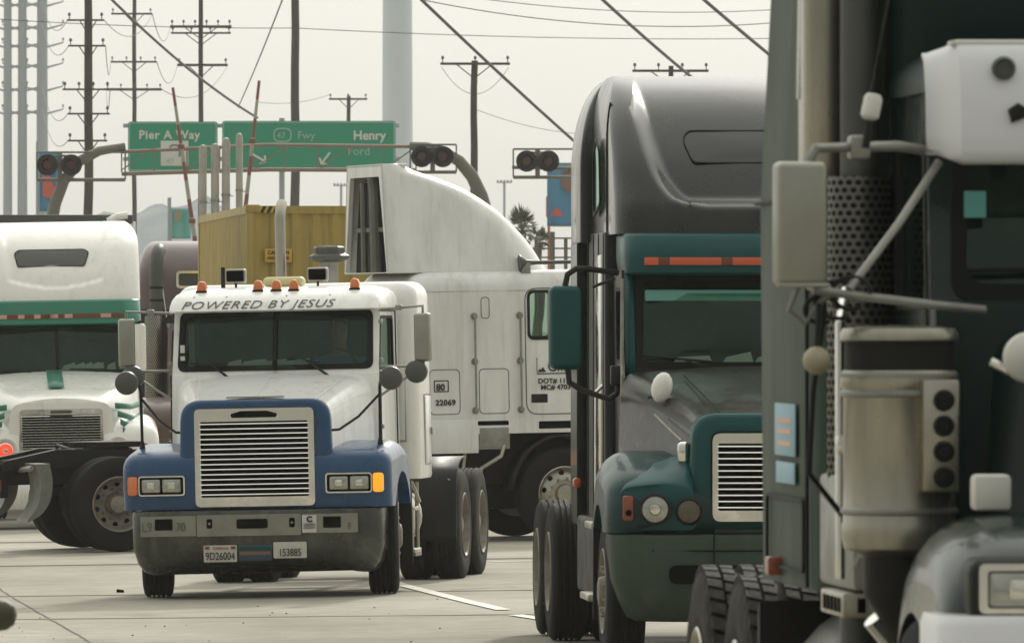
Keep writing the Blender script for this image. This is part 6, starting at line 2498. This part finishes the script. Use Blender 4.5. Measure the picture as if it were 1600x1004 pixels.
    b.box(*sorted((s * .9, s * 1.2)), 1.3, 1.9, 1.0, 1.075, .008)
    b.box(*sorted((s * .9, s * 1.2)), 1.3, 1.9, .5, .56, .008)
    st = part(b, 'step', 'alu', T)
    b = MB()
    for k in range(5):
        b.box(*sorted((s * 1.196, s * 1.204)), 1.36 + k * .1, 1.41 + k * .1, 1.015, 1.06)
        b.box(*sorted((s * (.93 + k * .05), s * (.955 + k * .05))), 1.294, 1.302, 1.015, 1.06)
    part(b, 'step_hole', 'void', st)
    b = MB()
    b.box(*sorted((s * .8, s * 1.17)), 1.3, 2.2, 1.08, 1.43, .02)
    part(b, 'battery_box', 'steel', T)
    for z0_, h_, s__ in ((1.36, .12, '19'), (1.16, .12, 'A')):
        text(s__, h_, (lambda u, v, w, z0_=z0_: Vector((-1.17 + u * 1.0, 1.296 - w, z0_ + v))) if s < 0 else (lambda u, v, w, z0_=z0_: Vector((.95 + u, 1.296 - w, z0_ + v))), M['sticker'], T, sx=.9)
    b = MB()
    b.lathe([(.05, 2.0), (.3, 2.02), (.32, 2.05), (.32, 3.6), (.3, 3.64), (.05, 3.66)], (s * .8, 0, .66), 'y', 26)
    part(b, 'fuel_tank', 'steel', T)
    b = MB()
    b.prism([(3.72, .35), (3.75, .35), (3.75, .95), (3.70, .98)], 'x', s * .62, s * 1.2)
    part(b, 'mud_flap', 'black', T)
    wheel(T, s * 1.03, 0, 'steer')
    for y in (4.45, 5.75):
        wheel(T, s * 1.07, y, 'drive', True, 'lug')
    b = MB()
    b.tube([(s * .9, .75, .66), (s * 1.05, .72, .85), (s * 1.12, .7, .95), (s * 1.18, .68, 1.02)], .035, 10)
    b.tube([(s * .8, .9, .8), (s * 1.0, .86, .86), (s * 1.1, .84, 1.0)], .025, 8)
    part(b, 'air_hose', 'chrome', T)
hoodloft(T, [(-1.1, .52, .56, .8, 1.66, .1), (-.6, .58, .62, .9, 1.72, .12), (.2, .68, .72, 1.0, 1.80, .12), (.96, .80, .84, 1.0, 1.90, .12)], 'darkgreen', crown=.06)
grille(T, .5, .75, 1.62, -1.13, 16, r=.06)
b = MB()
b.box(-.97, .97, .9, 1.0, 1.0, 1.97, .03)
part(b, 'cowl', 'darkgreen', T)
b = MB()
levels(b, [(.55, bump_loop(-1.05, 1.18, .12, -.6)), (.6, bump_loop(-1.08, 1.2, .12, -.6)), (1.05, bump_loop(-1.08, 1.2, .12, -.6)), (1.08, bump_loop(-1.06, 1.19, .12, -.6))])
part(b, 'bumper', 'visorwhite', T, 50)
frame_rails(T, -.8, 6.6, (0, 4.45, 5.75))
fifth_wheel(T, 5.1, 1.08)
b = MB()
b.tube([(-1.22, .54, 2.42), (-1.21, .54, 2.50)], .012, 8)
b.tube([(-1.205, .54, 2.58), (-1.16, .56, 2.8), (-1.10, .58, 3.1)], .004, 6)
an = part(b, 'antenna', 'black', T)
b = MB()
b.lathe([(.018, 0), (.028, .01), (.028, .065), (.02, .078), (.0, .08)], (0, 0, 0), 'z', 16)
o = part(b, 'antenna_coil', 'sticker', an); o.location = (-1.21, .54, 2.505); o.rotation_euler = (0, .2, 0)
# ---------------------------------------------------------------- the hazy hot air over the yard
b = MB()
b.box(-720, 720, -40, 1400, -1.6, 40)
hz = b.build('haze', [])
hz['kind'] = 'stuff'
hm = bpy.data.materials.new('haze_air')
hm.use_nodes = True
n, l = hm.node_tree.nodes, hm.node_tree.links
n.remove(n['Principled BSDF'])
pv = n.new('ShaderNodeVolumePrincipled')
pv.inputs['Color'].default_value = (.97, .97, .96, 1)
pv.inputs['Density'].default_value = .00014
pv.inputs['Anisotropy'].default_value = .35
l.new(pv.outputs[0], n['Material Output'].inputs['Volume'])
hz.data.materials.append(hm)
